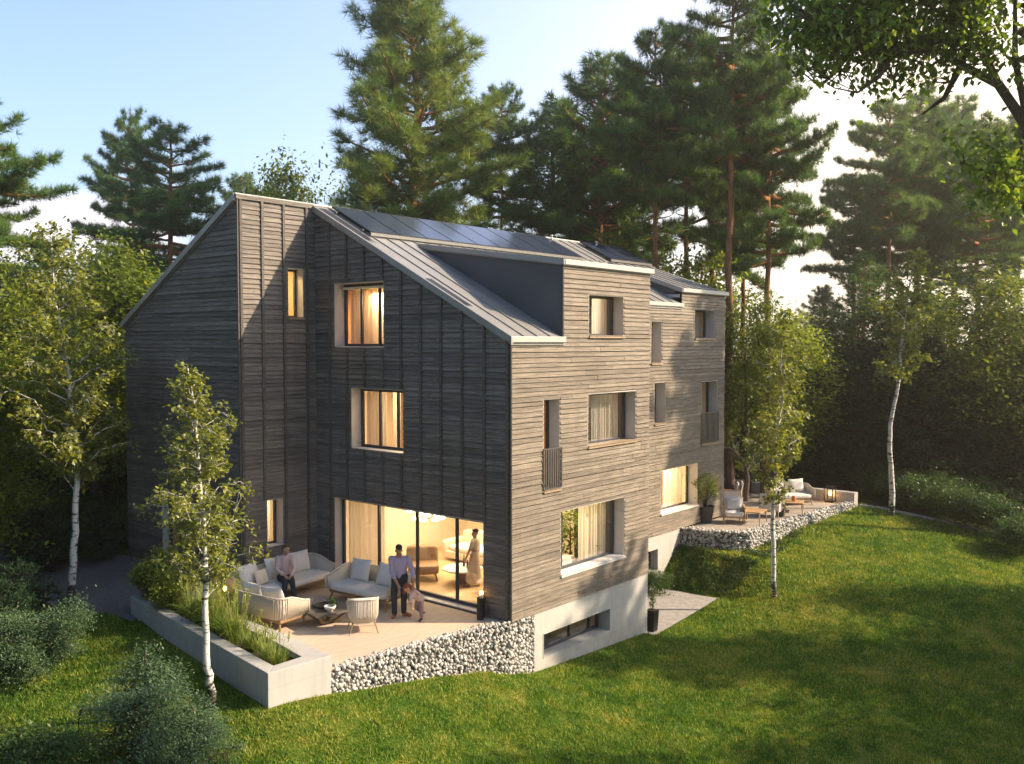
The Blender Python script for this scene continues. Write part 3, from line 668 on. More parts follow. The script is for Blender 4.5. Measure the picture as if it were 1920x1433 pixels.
def window(name, pl, h, depth=.24, mull=(), fw=.055, sill='wood', curtains=(), rev=M['reveal'], sillmat=None, transom=(), label=None):
    u0, u1, z0, z1 = h; d1 = -depth; d0 = -depth-.07; t = .022
    f = MB()
    pbox(f, pl, u0+t, u0+t+fw, z0+t, z1-t, d0, d1); pbox(f, pl, u1-t-fw, u1-t, z0+t, z1-t, d0, d1)
    pbox(f, pl, u0+t+fw, u1-t-fw, z0+t, z0+t+fw, d0, d1-.002); pbox(f, pl, u0+t+fw, u1-t-fw, z1-t-fw, z1-t, d0, d1-.002)
    for m in mull:
        w = fw*.9; pbox(f, pl, u0+(u1-u0)*m-w/2, u0+(u1-u0)*m+w/2, z0+t+fw, z1-t-fw, d0+.003, d1-.004)
    wo = f.build(name, M['frame'], house, bevel=.004)
    if label: wo['label'] = label
    g = MB(); pbox(g, pl, u0+t+.02, u1-t-.02, z0+t+.02, z1-t-.02, d0+.02, d0+.03); g.build('pane', M['glass'], wo)
    r = MB(); tk = t-.004; dd = depth+.09
    pbox(r, pl, u0+.001, u0+tk, z0+.001, z1-.001, -dd, .012); pbox(r, pl, u1-tk, u1-.001, z0+.001, z1-.001, -dd, .012)
    pbox(r, pl, u0+tk, u1-tk, z1-tk, z1-.001, -dd, .012); pbox(r, pl, u0+tk, u1-tk, z0+.001, z0+tk, -dd, .010)
    r.build('reveal', rev, wo)
    if sill:
        s = MB(); pbox(s, pl, u0-.01, u1+.01, z0-.035, z0+.004 if sill != 'white' else z0+.004, .0, .065); 
        pbox(s, pl, u0+tk, u1-tk, z0+tk, z0+tk+.012, -depth, .05)
        s.build('sill', M['sillwood'] if sill == 'wood' else (sillmat or M['sillwhite']), wo)
    for (a, b) in curtains:
        c = curtain_mesh(pl, u0+(u1-u0)*a, u0+(u1-u0)*b, z0-.02, z1+.02, -depth-.22); c.build('curtain', M['curtain'], wo, smooth=True)
    return wo
window('window', PF, W1, .30, (.28,.64), sill=None, curtains=[(.02,.98)], fw=.07)
window('window', PF, W2, .30, (.28,.62), sill=None, curtains=[(.62,.98),(.36,.48)], fw=.07)
window('sliding_door', PF, WD, .22, (.205,.46,.725), sill=None, curtains=[(.73,.985)], fw=.075)
window('window', PS, S1, .26, (), sill='wood', fw=.05); window('window', PS, S2, .26, (), sill=None, curtains=[(.1,.9)], fw=.05)
window('garden_door', PG, G1, .16, (.5,), sill=None, fw=.06)
window('window', PA, A_at, .30, (.36,), curtains=[(.5,.98)])
window('french_window', PA, A_n, .30, (), fw=.06)
window('window', PA, A_m, .30, (.20,), curtains=[(.40,.97)])
window('window', PA, A_b, .30, (.17,), sill='white', curtains=[(.55,.98)], fw=.065)
window('basement_window', PA, A_c, .34, (.2,.55,.85), sill=None, fw=.07, rev=M['concrete'])
window('window', PB, B_at, .34, (.3,), curtains=[(.1,.95)]); window('window', PB, B_n1, .34, ()); window('window', PB, B_n2, .34, ())
window('french_window', PB, B_f, .34, (), curtains=[(.05,.95)])
window('window', PB, B_b, .34, (.04,), sill='white', curtains=[(.44,.97)], fw=.06, rev=M['sillwhite'])
window('basement_door', PB, B_c, .26, (), sill=None, rev=M['concrete'])
def balustrade(pl, u0, u1, z0, z1, n):
    mb = MB(); pbox(mb, pl, u0, u1, z1-.025, z1, .03, .06); pbox(mb, pl, u0, u1, z0, z0+.02, .03, .06)
    for i in range(n):
        u = u0+.012+(u1-u0-.024)*i/(n-1); pbox(mb, pl, u-.016, u+.016, z0+.02, z1-.025, .034, .056)
    mb.build('window_railing', M['rail'], house)
balustrade(PA, A_n[0]-.03, A_n[1]+.03, A_n[2]+.04, 3.78, 9); balustrade(PB, B_f[0]-.03, B_f[1]+.03, B_f[2]+.04, 3.82, 15)

# ---------------------------------------------------------------- rooms behind the glass
def room(x0, y0, z0, x1, y1, z1, wallm=M['room'], floorm=M['oakfloor'], openings=()):
    """openings: set of sides left open: 'x0','x1','y0','y1'"""
    w = MB(); t = .04
    if 'x0' not in openings: w.box(x0-t,y0,z0,x0,y1,z1)
    if 'x1' not in openings: w.box(x1,y0,z0,x1+t,y1,z1)
    if 'y0' not in openings: w.box(x0,y0-t,z0,x1,y0,z1)
    if 'y1' not in openings: w.box(x0,y1,z0,x1,y1+t,z1)
    if w.f: w.build('interior_wall', wallm, house)
    f = MB(); f.box(x0-t,y0-t,z0-.06,x1+t,y1+t,z0); f.build('interior_floor', floorm, house)
    c = MB(); c.box(x0-t,y0-t,z1,x1+t,y1+t,z1+.06); c.build('interior_ceiling', M['ceil'], house)
def lamp(name, loc, power, size=1.2, color=(1,.74,.42)):
    l = bpy.data.lights.new(name, 'AREA'); l.energy = power; l.shape = 'DISK'; l.size = size; l.color = color
    o = bpy.data.objects.new(name, l); COL.objects.link(o); o.location = loc; o.parent = house; return o
room(.30,.30,.02,5.55,6.55,2.46, openings=('x0','y0')); lamp('room_lamp', (2.9,4.6,2.42), 120, 2.4); lamp('room_lamp', (3.3,1.8,2.42), 75, 1.5)
room(.30,.30,2.76,5.55,6.55,5.30, openings=('x0','y0')); lamp('room_lamp', (1.4,3.8,5.25), 110, 1.2); lamp('room_lamp', (4.1,2.6,5.25), 70, 1.2)
w = MB(); w.box(2.72,.34,2.78,2.76,6.5,5.28); w.build('interior_wall', M['oakpanel'], house)
room(.30,2.9,5.62,5.55,6.3,7.62, wallm=M['oakpanel'], openings=('x0','y0')); lamp('room_lamp', (.66,4.9,7.5), 60, .5)
w = MB(); w.box(1.0,3.5,5.66,1.04,6.2,7.68); w.build('interior_wall', M['oakpanel'], house)
room(2.1,.30,5.62,5.55,2.8,7.86, openings=('y0',)); lamp('room_lamp', (3.9,1.4,7.8), 22, .8)
room(1.2,.45,-2.2,5.3,3.5,-.2, openings=('y0',), floorm=M['concrete_grey']); lamp('room_lamp', (3,2.2,-.25), 3.5, .8)
room(8.2,2.6,.02,14.1,5.2,2.46, openings=('y0',)); lamp('room_lamp', (11.4,3.9,2.42), 190, 1.6)
w = MB(); w.box(11.32,4.3,.03,13.9,4.34,2.44); w.build('interior_panel', M['curtain'], house)
room(8.2,2.6,2.76,14.1,5.2,5.30, openings=('y0',)); lamp('room_lamp', (11.4,3.9,5.25), 14, 1)
room(8.2,2.6,5.5,14.1,4.6,7.42, openings=('y0',)); lamp('room_lamp', (11.4,3.9,7.35), 8, 1)
room(8.6,2.66,-1.62,11.3,4.6,-.2, openings=('y0',), floorm=M['concrete_grey'])
room(-2.05,7.1,.02,1.2,9.2,2.46, openings=('y0',)); lamp('room_lamp', (-.9,8.0,2.4), 40, .8)
room(-2.05,7.1,6.4,.9,8.3,8.5, openings=('y0',)); lamp('room_lamp', (-.7,7.6,8.4), 50, .6, (1,.66,.22))
room(-2.05,9.25,.02,1.2,12.2,2.46, openings=('x0',)); lamp('room_lamp', (-.4,10.4,2.4), 1.5, .8)
# stair with slatted balustrade and a tall shelf wall inside
st = MB()
for i in range(13): st.box(5.0-.0,2.6+i*.2,.02+i*.18,5.52,2.8+i*.2,.06+i*.18)
for i in range(9): st.tube([(4.97,2.6,.35+i*.13),(4.97,5.2,.35+i*.13+1.1)], .016, 5)
st.build('staircase', M['books'], house)
sh = MB()
sh.box(3.5,1.1,2.78,3.9,1.16,5.2); 
for i in range(6): sh.box(2.8,1.1,2.86+i*.4,4.6,1.4,2.89+i*.4)
for i in range(6):
    x = 2.85
    rr = random.Random(i)
    while x < 4.5:
        wd = rr.uniform(.03,.07); hh = rr.uniform(.18,.32)
        if rr.random() < .75: sh.box(x,1.14,2.89+i*.4,x+wd,1.36,2.89+i*.4+hh)
        x += wd+.004
tag(sh.build('bookshelf', M['books']), 'dark bookshelf full of books behind the middle window of the sunlit facade', 'bookshelf')
# ---------------------------------------------------------------- vegetation
def unit(v): return v/np.maximum(np.linalg.norm(v, axis=-1, keepdims=True), 1e-9)
def rand_dirs(rng, n): return unit(rng.normal(0,1,(n,3)))
def leaves(rng, P, size, D=None, aspect=.62, flat=.35, fold=.25):
    """one pointed, folded leaf (4 triangles as 2 quads) at each point; D biases the direction"""
    n = len(P); d = rand_dirs(rng, n)*np.array([1,1,flat+.2])
    if D is not None: d = d*.75+D
    d = unit(d); s = unit(np.cross(d, rand_dirs(rng, n)*.5+np.array([0,0,1.0]))); up = np.cross(s, d)
    L = size*rng.uniform(.65,1.25,(n,1)); W = L*aspect*.5
    a = P-d*L*.5; b = P+d*L*.5; m1 = P+s*W+up*W*fold-d*L*.06; m2 = P-s*W+up*W*fold-d*L*.06
    V = np.stack([a,m1,b,m2],1).reshape(-1,3); i = np.arange(n)*4
    F = np.concatenate([np.stack([i,i+1,i+2],1), np.stack([i,i+2,i+3],1)])
    r = rng.random(n); return V, F, np.concatenate([r,r])
def needles(rng, P, D, length, k=12, width=.022, spread=.75):
    n = len(P); Pk = np.repeat(P,k,0); Dk = np.repeat(D,k,0); d = unit(Dk*rng.uniform(.35,1,(n*k,1))+rand_dirs(rng,n*k)*spread)
    L = length*rng.uniform(.7,1.2,(n*k,1)); s = unit(np.cross(d, rand_dirs(rng,n*k)))*width
    a = Pk+d*L*.05-s*.5; b = Pk+d*L*.05+s*.5; t = Pk+d*L
    V = np.stack([a,b,t],1).reshape(-1,3); i = np.arange(n*k)*3
    return V, np.stack([i,i+1,i+2],1), np.repeat(np.clip(rng.normal(.5,.22,n),0,1),k)+rng.uniform(-.08,.08,n*k)
def wander(rng, a, b, n, amp):
    a, b = np.array(a,float), np.array(b,float); f = np.linspace(0,1,n)[:,None]; p = a*(1-f)+b*f
    j = rng.normal(0,amp,(n,3)); j[0] = 0; j[-1] *= .3; j[:,2] *= .4
    return p+j

def pine(name, seed, H, base, rad, label, needle='needle', nb=46, prof='scots', tuft=.36, dens=1.0, width=.026, trunk_r=None, lean=(0,0), barkm='pinebark', group='pines', k=11):
    rng = np.random.default_rng(seed); root = empty(name, (0,0,0), 0, label, 'tree', group); wood = MB()
    top = np.array([lean[0],lean[1],H]); tp = wander(rng, (0,0,-.6), top, 14, H*.006); tr = trunk_r or H*.0125
    rr = [tr*(1.12-1.02*i/13)+.015 for i in range(14)]; wood.tube(tp, rr, 9)
    tips, dirs = [], []
    def at(z):
        f = np.clip((z+.6)/(H+.6),0,1)*13; i = min(int(f),12); return tp[i]*(1-(f-i))+tp[i+1]*(f-i)
    for b in range(nb):
        t = (b+rng.uniform(0,1))/nb; z = base+(H*.985-base)*t
        if prof == 'scots': L = rad*(.42+.62*math.sin(math.pi*min(1,t*.95+.12))**.7)*rng.uniform(.55,1.15)*(1-.45*t**3)
        elif prof == 'cone': L = rad*((1-t)**.75*.95+.07)*rng.uniform(.7,1.12)
        else: L = rad*((1-t)**.5*(.62+.38*min(1,t*3.5))+.08)*rng.uniform(.62,1.15)
        az = b*2.39996+rng.uniform(-.4,.4); el = R(-8+(26 if prof == 'scots' else 50)*t**1.6+rng.uniform(-10,12))
        o = at(z); h = np.array([math.cos(az),math.sin(az),0]); n = 6; pts = [o]
        for i in range(1,n+1):
            e = el+R(16)*(i/n) - (R(14) if prof == 'fir' else 0); st = h*math.cos(e)+np.array([0,0,math.sin(e)]); pts.append(pts[-1]+(st+rng.normal(0,.11,3))*L/n)
        wood.tube(pts, [max(.012,.018+.022*L*(1-i/n)*(1.0 if prof != 'fir' else .7)) for i in range(n+1)], 5)
        ns = max(5, int(L*(12.0 if prof == 'scots' else 8.5)*dens))
        for q in range(ns):
            s = .22+.78*(q+rng.uniform(0,1))/ns; i = min(int(s*n),n-1); p0 = pts[i]+(pts[i+1]-pts[i])*(s*n-i)
            sd = rng.choice([-1,1])*R(rng.uniform(20,75)); a2 = az+sd; L2 = (.16+.30*L*(1.05-s)+.12*L*s*(1-s))*rng.uniform(.5,1.1)
            d2 = unit(np.array([math.cos(a2),math.sin(a2),rng.uniform(-.1,.4) if prof != 'long' else rng.uniform(-.55,.85)])); m = max(2,int(L2/(.17 if dens >= 1 else .24)))
            if L2 > .5: wood.tube([p0,p0+d2*L2], [.012,.006], 3, caps=False)
            for w in range(m):
                f = (w+1)/m; tips.append(p0+d2*L2*f+rng.normal(0,.06,3)); dirs.append(unit(d2*.7+np.array([0,0,.55])+rng.normal(0,.25,3)))
        tips.append(pts[-1]); dirs.append(unit(pts[-1]-pts[-2]))
    for s in range(5): tips.append(top+np.array([0,0,-.15*s])+rng.normal(0,.05,3)); dirs.append(np.array([0,0,1.0]))
    # dead stubs on the bare trunk
    for s in range(7):
        z = base*rng.uniform(.35,1); az = rng.uniform(0,6.28); o = at(z); L = rng.uniform(.3,1.3)
        wood.tube([o, o+np.array([math.cos(az),math.sin(az),.1])*L*.6, o+np.array([math.cos(az+.4),math.sin(az+.4),.25])*L], [.03,.02,.006], 4)
    V, F, rn = needles(rng, np.array(tips), np.array(dirs), tuft, k, width)
    wood.build('trunk', M[barkm], root, smooth=True); np_mesh('crown', V, F, M[needle], rn, root)
    root['_n'] = len(F); del root['_n']
    return root

def fbm(P, sc, off): 
    return np.array([noise.noise(Vector((p[0]*sc+off, p[1]*sc-off, p[2]*sc+off*.7))) for p in P])
def blob_points(rng, n, parts, gap=.05, sc=.55, shell=.55, off=0):
    """cluster centres inside a union of ellipsoids, thinned with noise so the crown has gaps"""
    out = []; w = np.array([p[3]*p[4]*p[5] for p in parts], float); w /= w.sum()
    while len(out) < n:
        m = 400; pi = rng.choice(len(parts), m, p=w); d = rand_dirs(rng, m); r = rng.random(m)**(1/3); r = shell*(1-(1-r)*.45)+(1-shell)*r
        PP = np.array([[parts[i][j] for j in range(6)] for i in pi]); Q = PP[:,:3]+d*(r*(.82+.75*np.maximum(fbm(d*1.0+PP[:,:3]*.7, 1.7, off+9.1),-.35)))[:,None]*PP[:,3:]
        k = fbm(Q, sc, off+3.3) > gap-rng.random(m)*.12
        out += list(Q[k])
    return np.array(out[:n])
def broadleaf(name, seed, H, trunk_r, parts, label, leafm='leaf', barkm='bark', ncl=420, per=26, size=.14, spread=.38, gap=.0, sc=.55, group=None, limbs=12, lean=(0,0), trunk_top=.8, cat='tree', twigs=160, droop=.0, trunk_pts=None, aspect=.62, shell=.55, crown='crown', limb_k=.022):
    rng = np.random.default_rng(seed); root = empty(name, (0,0,0), 0, label, cat, group); wood = MB()
    C = blob_points(rng, ncl, parts, gap, sc, shell, off=seed*1.7)
    tp = np.array(trunk_pts, float) if trunk_pts is not None else wander(rng, (0,0,-.5), (lean[0],lean[1],H*trunk_top), 12, H*.008)
    nT = len(tp); wood.tube(tp, [trunk_r*(1.08-.95*i/(nT-1)) for i in range(nT)], 9)
    # limbs to spread-out cluster centres, twigs from limbs to clusters
    lp = [p for p in tp[nT//3:]]
    sel = [C[rng.integers(len(C))]]
    for _ in range(limbs-1):
        dm = np.min([np.linalg.norm(C-s, axis=1) for s in sel], 0); sel.append(C[int(np.argmax(dm*rng.uniform(.6,1,len(C))))])
    for s in sel:
        cost = np.linalg.norm(tp-s, axis=1)+np.where(tp[:,2] > s[2]-.25*np.linalg.norm(tp[:,:2]-s[:2],axis=1), 50, 0)+np.where(np.arange(nT) < nT*.2, 20, 0)
        i = int(np.argmin(cost)); a = tp[i]; m = a*.5+s*.5+np.array([0,0,.10*np.linalg.norm(s-a)]); L = np.linalg.norm(s-a)
        f = np.linspace(0,1,7)[:,None]; p = a*(1-f)**2+2*m*f*(1-f)+s*f*f+rng.normal(0,.02*L,(7,3))*np.array([[0],[1],[1],[1],[1],[1],[0]])
        r0 = min(trunk_r*(1.08-.95*i/(nT-1))*.7, .012+limb_k*L); wood.tube(p, list(np.linspace(r0,.010,7)), 6, caps=False); lp += list(p[1:])
    lp = np.array(lp)
    for c in C[rng.permutation(len(C))[:twigs]]:
        d = np.linalg.norm(lp-c, axis=1); i = int(np.argmin(d)); wood.tube([lp[i], lp[i]*.5+c*.5+rng.normal(0,.05,3), c], [.012,.009,.005], 3, caps=False)
    P = np.repeat(C, per, 0)+rng.normal(0,1,(ncl*per,3))*spread*np.array([1,1,.72])*np.repeat(rng.uniform(.6,1.25,(ncl,1)),per,0)
    cl = np.repeat(rng.uniform(-.22,.22,ncl), per)
    V, F, rn = leaves(rng, P, size, np.array([0,0,-droop]) if droop else None, aspect)
    rn = np.clip(rn*.6+.2+np.concatenate([cl,cl]), 0, 1)
    if trunk_r > 0: wood.build('trunk', M[barkm], root, smooth=True)
    np_mesh(crown, V, F, M[leafm], rn, root)
    return root
def shrub(name, seed, parts, label, leafm, ncl=200, per=30, size=.06, spread=.16, gap=-.05, group=None, cat='shrub', aspect=.5, droop=0):
    return broadleaf(name, seed, 1.0, .03, parts, label, leafm, 'darkbark', ncl, per, size, spread, gap, 1.1, group, 8, (0,0), .5, cat, 60, droop, aspect=aspect, shell=.8, crown='foliage')

def at_px(px, dist):
    """ground point seen at picture column px, dist metres ahead of the camera"""
    p = CAM[:2]+FWD*dist+RGT*dist*(px-960)/FPX; return float(p[0]), float(p[1])
def height_for(py, dist, z0): return CAM[2]+(642-py)/FPX*dist-z0
def put(root, px, dist, top=None, H=None, rotz=None, label=None, group=None, first=False, rng=random.Random(3), wide=1.0):
    x, y = at_px(px, dist); z = tz(x,y); s = 1.0
    if top is not None: s = height_for(top, dist, z)/H
    rz = rng.uniform(0,6.28) if rotz is None else rotz
    if first:
        root.location = (x,y,z); root.rotation_euler.z = rz; root.scale = (s*wide,s*wide,s)
        if label: root['label'] = label
        if group: root['group'] = group
        return root
    return dup(root, (x,y,z), rz, (s*wide,s*wide,s), label, group)

# pines
PG_ = 'tall pines behind the house'
pA = pine('pine_tree', 11, 20.5, 3.0, 4.0, '', 'needle_warm', 165, 'long', .44, 1.1, .022, .27, group=PG_, k=20)
put(pA, 778, 41, -95, 20.5, .6, 'broad bushy long-needled pine rising behind the roof ridge, tallest at centre', PG_, True, wide=1.14)
pB = pine('pine_tree', 23, 17.0, 8.6, 3.5, '', 'needle', 60, 'scots', .36, 1.05, .024, group=PG_, k=18)
pC = pine('pine_tree', 37, 18.0, 11.4, 3.9, '', 'needle', 46, 'scots', .36, 1.05, .024, group=PG_, k=18)
pD = pine('pine_tree', 41, 16.0, 5.0, 3.2, '', 'needle', 110, 'long', .38, 1.0, .025, group=PG_, k=17)
put(pB, 326, 42, 238, 17, .3, 'rounded pine with an orange trunk above the left gable slope', PG_, True, wide=1.1)
put(pC, 1226, 38, 70, 18, 1.0, 'pine with a bare straight trunk beside the far roof end', PG_, True, wide=.68)
put(pD, 1127, 44, 118, 16, 2.0, 'dark dense pine with a thin trunk behind the small solar panels', PG_, True, wide=1.15)
put(pC, 1368, 36, -70, 18, 3.3, 'tallest pine of the right group with forked orange upper trunk', PG_, wide=.68)
put(pB, 1437, 37, 75, 17, .5, 'pine at the right end of the house group reaching into the bright sky', PG_, wide=.66)
put(pB, 1393, 41, 150, 17, 4.0, 'pine between the forked giant and the outermost trunk of the group', PG_, wide=.6)
put(pB, 1335, 47, 110, 17, 5.0, 'pine trunk standing left of the forked giant pine', PG_, wide=.6)
put(pD, 1040, 50, 205, 16, 1.2, 'dark pine at the left flank of the group behind the roof', PG_, wide=1.25)
put(pC, 940, 52, 168, 18, .2, 'slim feathery pine just right of the bushy centre pine', PG_, wide=.62)
put(pB, 252, 50, 215, 17, 2.2, 'thin pale pine half hidden behind the rounded left pine', PG_, wide=.7)
put(pC, -55, 27, 190, 18, 1.4, 'pine at the left picture edge showing only its branch ends', PG_, wide=.9)
put(pC, 1662, 52, 195, 18, .9, 'first bare-trunked pine of the bright right-hand clump', PG_, wide=.8)
put(pB, 1717, 56, 170, 17, 2.9, 'pine in the middle of the bright right-hand clump', PG_, wide=.8)
put(pC, 1740, 60, 205, 18, 4.4, 'pine close behind the middle of the right-hand clump', PG_, wide=.7)
put(pB, 1832, 54, 250, 17, 5.3, 'low spreading pine right of the bright clump', PG_, wide=.9)
put(pC, 1866, 58, 235, 18, .1, 'farthest right pine with an orange trunk by the picture edge', PG_, wide=.95)
put(pD, 455, 60, 335, 16, 2.0, 'small dark pine tip just over the gable peak', PG_, wide=1.0)
put(pD, 1540, 66, 540, 16, 1.0, 'low distant pine in the gap of bright sky', PG_, wide=1.1)
put(pD, 1615, 50, 480, 16, 2.6, 'short pine under the left edge of the right-hand clump', PG_, wide=1.1)

put(pC, 1598, 60, 330, 18, .9, 'low pine at the left flank of the bright right-hand clump', PG_, wide=.9)
put(pB, 1785, 64, 190, 17, 2.4, 'pine right of the middle of the bright clump', PG_, wide=.9)
put(pC, 1905, 62, 225, 18, 3.9, 'pine behind the shade tree leaves at the right picture edge', PG_, wide=.95)
put(pB, 1180, 48, 150, 17, 1.9, 'dark pine between the thin-trunked pine and the straight bare trunk', PG_, wide=.85)
put(pC, 1285, 46, 95, 18, 5.0, 'pine filling the group between straight trunk and forked giant', PG_, wide=.7)
# broad-leaved trees of the wood edge
GB = 'leafy trees of the wood edge'
bA = broadleaf('leafy_tree', 5, 10, .17, [(0,0,6.2,2.9,2.9,3.6),(1.6,.8,4.6,2.2,2.2,2.4),(-1.6,-.8,4.8,2.2,2.2,2.4),(.3,-1.2,8.3,1.7,1.7,1.7),(-.3,1.3,3.2,2.4,2.4,1.9)], '', 'leaf', ncl=720, per=26, size=.20, spread=.42, gap=-.02, group=GB, limbs=16)
bB = broadleaf('leafy_tree', 9, 9, .16, [(0,0,5.0,2.6,2.6,3.2),(1.3,-1.0,6.6,1.7,1.7,1.8),(-1.4,.9,6.0,1.9,1.9,2.0),(0,.2,2.6,2.6,2.6,1.8)], '', 'leaf_gold', ncl=620, per=26, size=.20, spread=.40, gap=-.02, group=GB, limbs=14)
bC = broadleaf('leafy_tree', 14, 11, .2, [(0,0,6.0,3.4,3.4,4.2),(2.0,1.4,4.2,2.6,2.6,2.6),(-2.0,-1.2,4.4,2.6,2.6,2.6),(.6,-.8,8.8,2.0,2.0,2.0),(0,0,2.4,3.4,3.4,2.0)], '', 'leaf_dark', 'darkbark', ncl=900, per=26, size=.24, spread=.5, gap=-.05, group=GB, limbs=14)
put(bB, 1465, 42, 545, 9, 1.0, 'sunlit yellow-green tree behind the stone terrace', GB, True, wide=1.1)
put(bA, 175, 30, 422, 10, .2, 'leafy tree with glossy leaves touching the left gable edge', GB, True, wide=.85)
put(bB, 250, 32, 440, 9, 1.9, 'yellow-green tree half hidden behind the left gable edge', GB, wide=.8)
put(bC, 1790, 44, 500, 11, .7, 'large dark tree mass behind the lawn at right', GB, True, wide=1.25)
put(bA, 118, 31, 418, 10, 2.1, 'leafy tree topping the left wood edge behind the tall birch', GB, wide=.72)
put(bA, 22, 28, 445, 10, 4.0, 'leafy tree at the far left with pine branches above it', GB, wide=.85)
put(bB, -70, 24, 560, 9, .4, 'low yellow-green tree cut by the left picture edge', GB, wide=.9)
put(bA, 70, 37, 500, 10, 1.9, 'tree filling the gap behind the leafy left trees', GB, wide=.9)
put(bA, 215, 40, 455, 10, 3.9, 'tree behind the glossy tree at the gable', GB, wide=.85)
put(bA, 575, 45, 272, 10, 3.0, 'loose light tree between gable peak and bushy pine', GB, wide=.62)
put(bA, 500, 49, 305, 10, 1.0, 'pale open tree just right of the gable peak', GB, wide=.6)
put(bB, 1245, 40, 400, 9, 2.4, 'small light-green tree at the foot of the straight pine trunk', GB, wide=.75)
put(bA, 1400, 36, 535, 10, 5.1, 'bright leafy tree rising right behind the far house corner', GB, wide=.72)
put(bB, 1300, 43, 470, 9, 3.1, 'light-green tree over the low roof end', GB, wide=.8)
put(bC, 1530, 47, 590, 11, 2.7, 'dim tree between terrace trees and leaning birch', GB, wide=.75)
put(bC, 1660, 46, 520, 11, 5.9, 'dark tree close left of the leaning birch crown', GB, wide=.95)
put(bC, 1900, 42, 560, 11, 4.6, 'dark tree at the right picture edge below the pines', GB, wide=1.05)
put(bA, 1845, 40, 490, 10, 4.2, 'tree with a glowing yellow top under the shade tree', GB, wide=1.1)
put(bB, 1562, 56, 600, 9, 5.5, 'pale distant tree in the gap below the bright sky', GB, wide=1.0)
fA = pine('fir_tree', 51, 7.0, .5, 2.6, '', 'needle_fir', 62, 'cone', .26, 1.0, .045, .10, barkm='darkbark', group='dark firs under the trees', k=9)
GF = 'dark firs under the trees'
put(fA, 1600, 41, 690, 7, .4, 'dark fir left of the leaning birch trunk', GF, True, wide=1.3)
put(fA, 1740, 40, 640, 7, 2.0, 'dark fir right of the leaning birch trunk', GF, wide=1.3)
put(fA, 1850, 40, 690, 7, 3.0, 'dark fir second from the right edge', GF, wide=1.3)
put(fA, 1950, 38, 640, 7, 4.0, 'dark fir at the right edge of the lawn', GF, wide=1.2)
put(fA, 1545, 46, 740, 7, 5.0, 'dark fir behind the far end of the stone terrace', GF, wide=1.3)
put(fA, 160, 33, 700, 7, 1.3, 'dark fir between tall birch and left gable', GF, wide=1.1)
put(fA, 30, 32, 690, 7, 5.3, 'dark fir deep in the left wood edge', GF, wide=1.2)

# far wood: copies further back, each a tree of its own
rg = random.Random(12); FG = 'far trees closing the wood behind'
for i in range(66):
    px = -620+3300*(i+rg.uniform(-.3,.3))/65; d = rg.uniform(58,82)
    src, H = [(pD,16),(bC,11),(pB,17),(bA,10)][rg.choice([0,0,1,1,2,3])]
    x, y = at_px(px, d); s = rg.uniform(.62,.88)
    if 1490 < px < 1600 or 30 < px < 230: s *= .62
    if 560 < px < 1480: s *= 1.0
    else: s *= .85
    if 1270 < px < 1620: continue
    if px > 1480: s *= .8
    kind = {id(pD):'dark pine', id(bC):'dark leafy tree', id(pB):'bare-trunked pine', id(bA):'light leafy tree'}[id(src)]
    dup(src, (x,y,tz(x,y)), rg.uniform(0,6.28), (s*1.15,s*1.15,s), '%s in the far row closing the wood behind the nearer trees' % kind, FG+', '+kind)

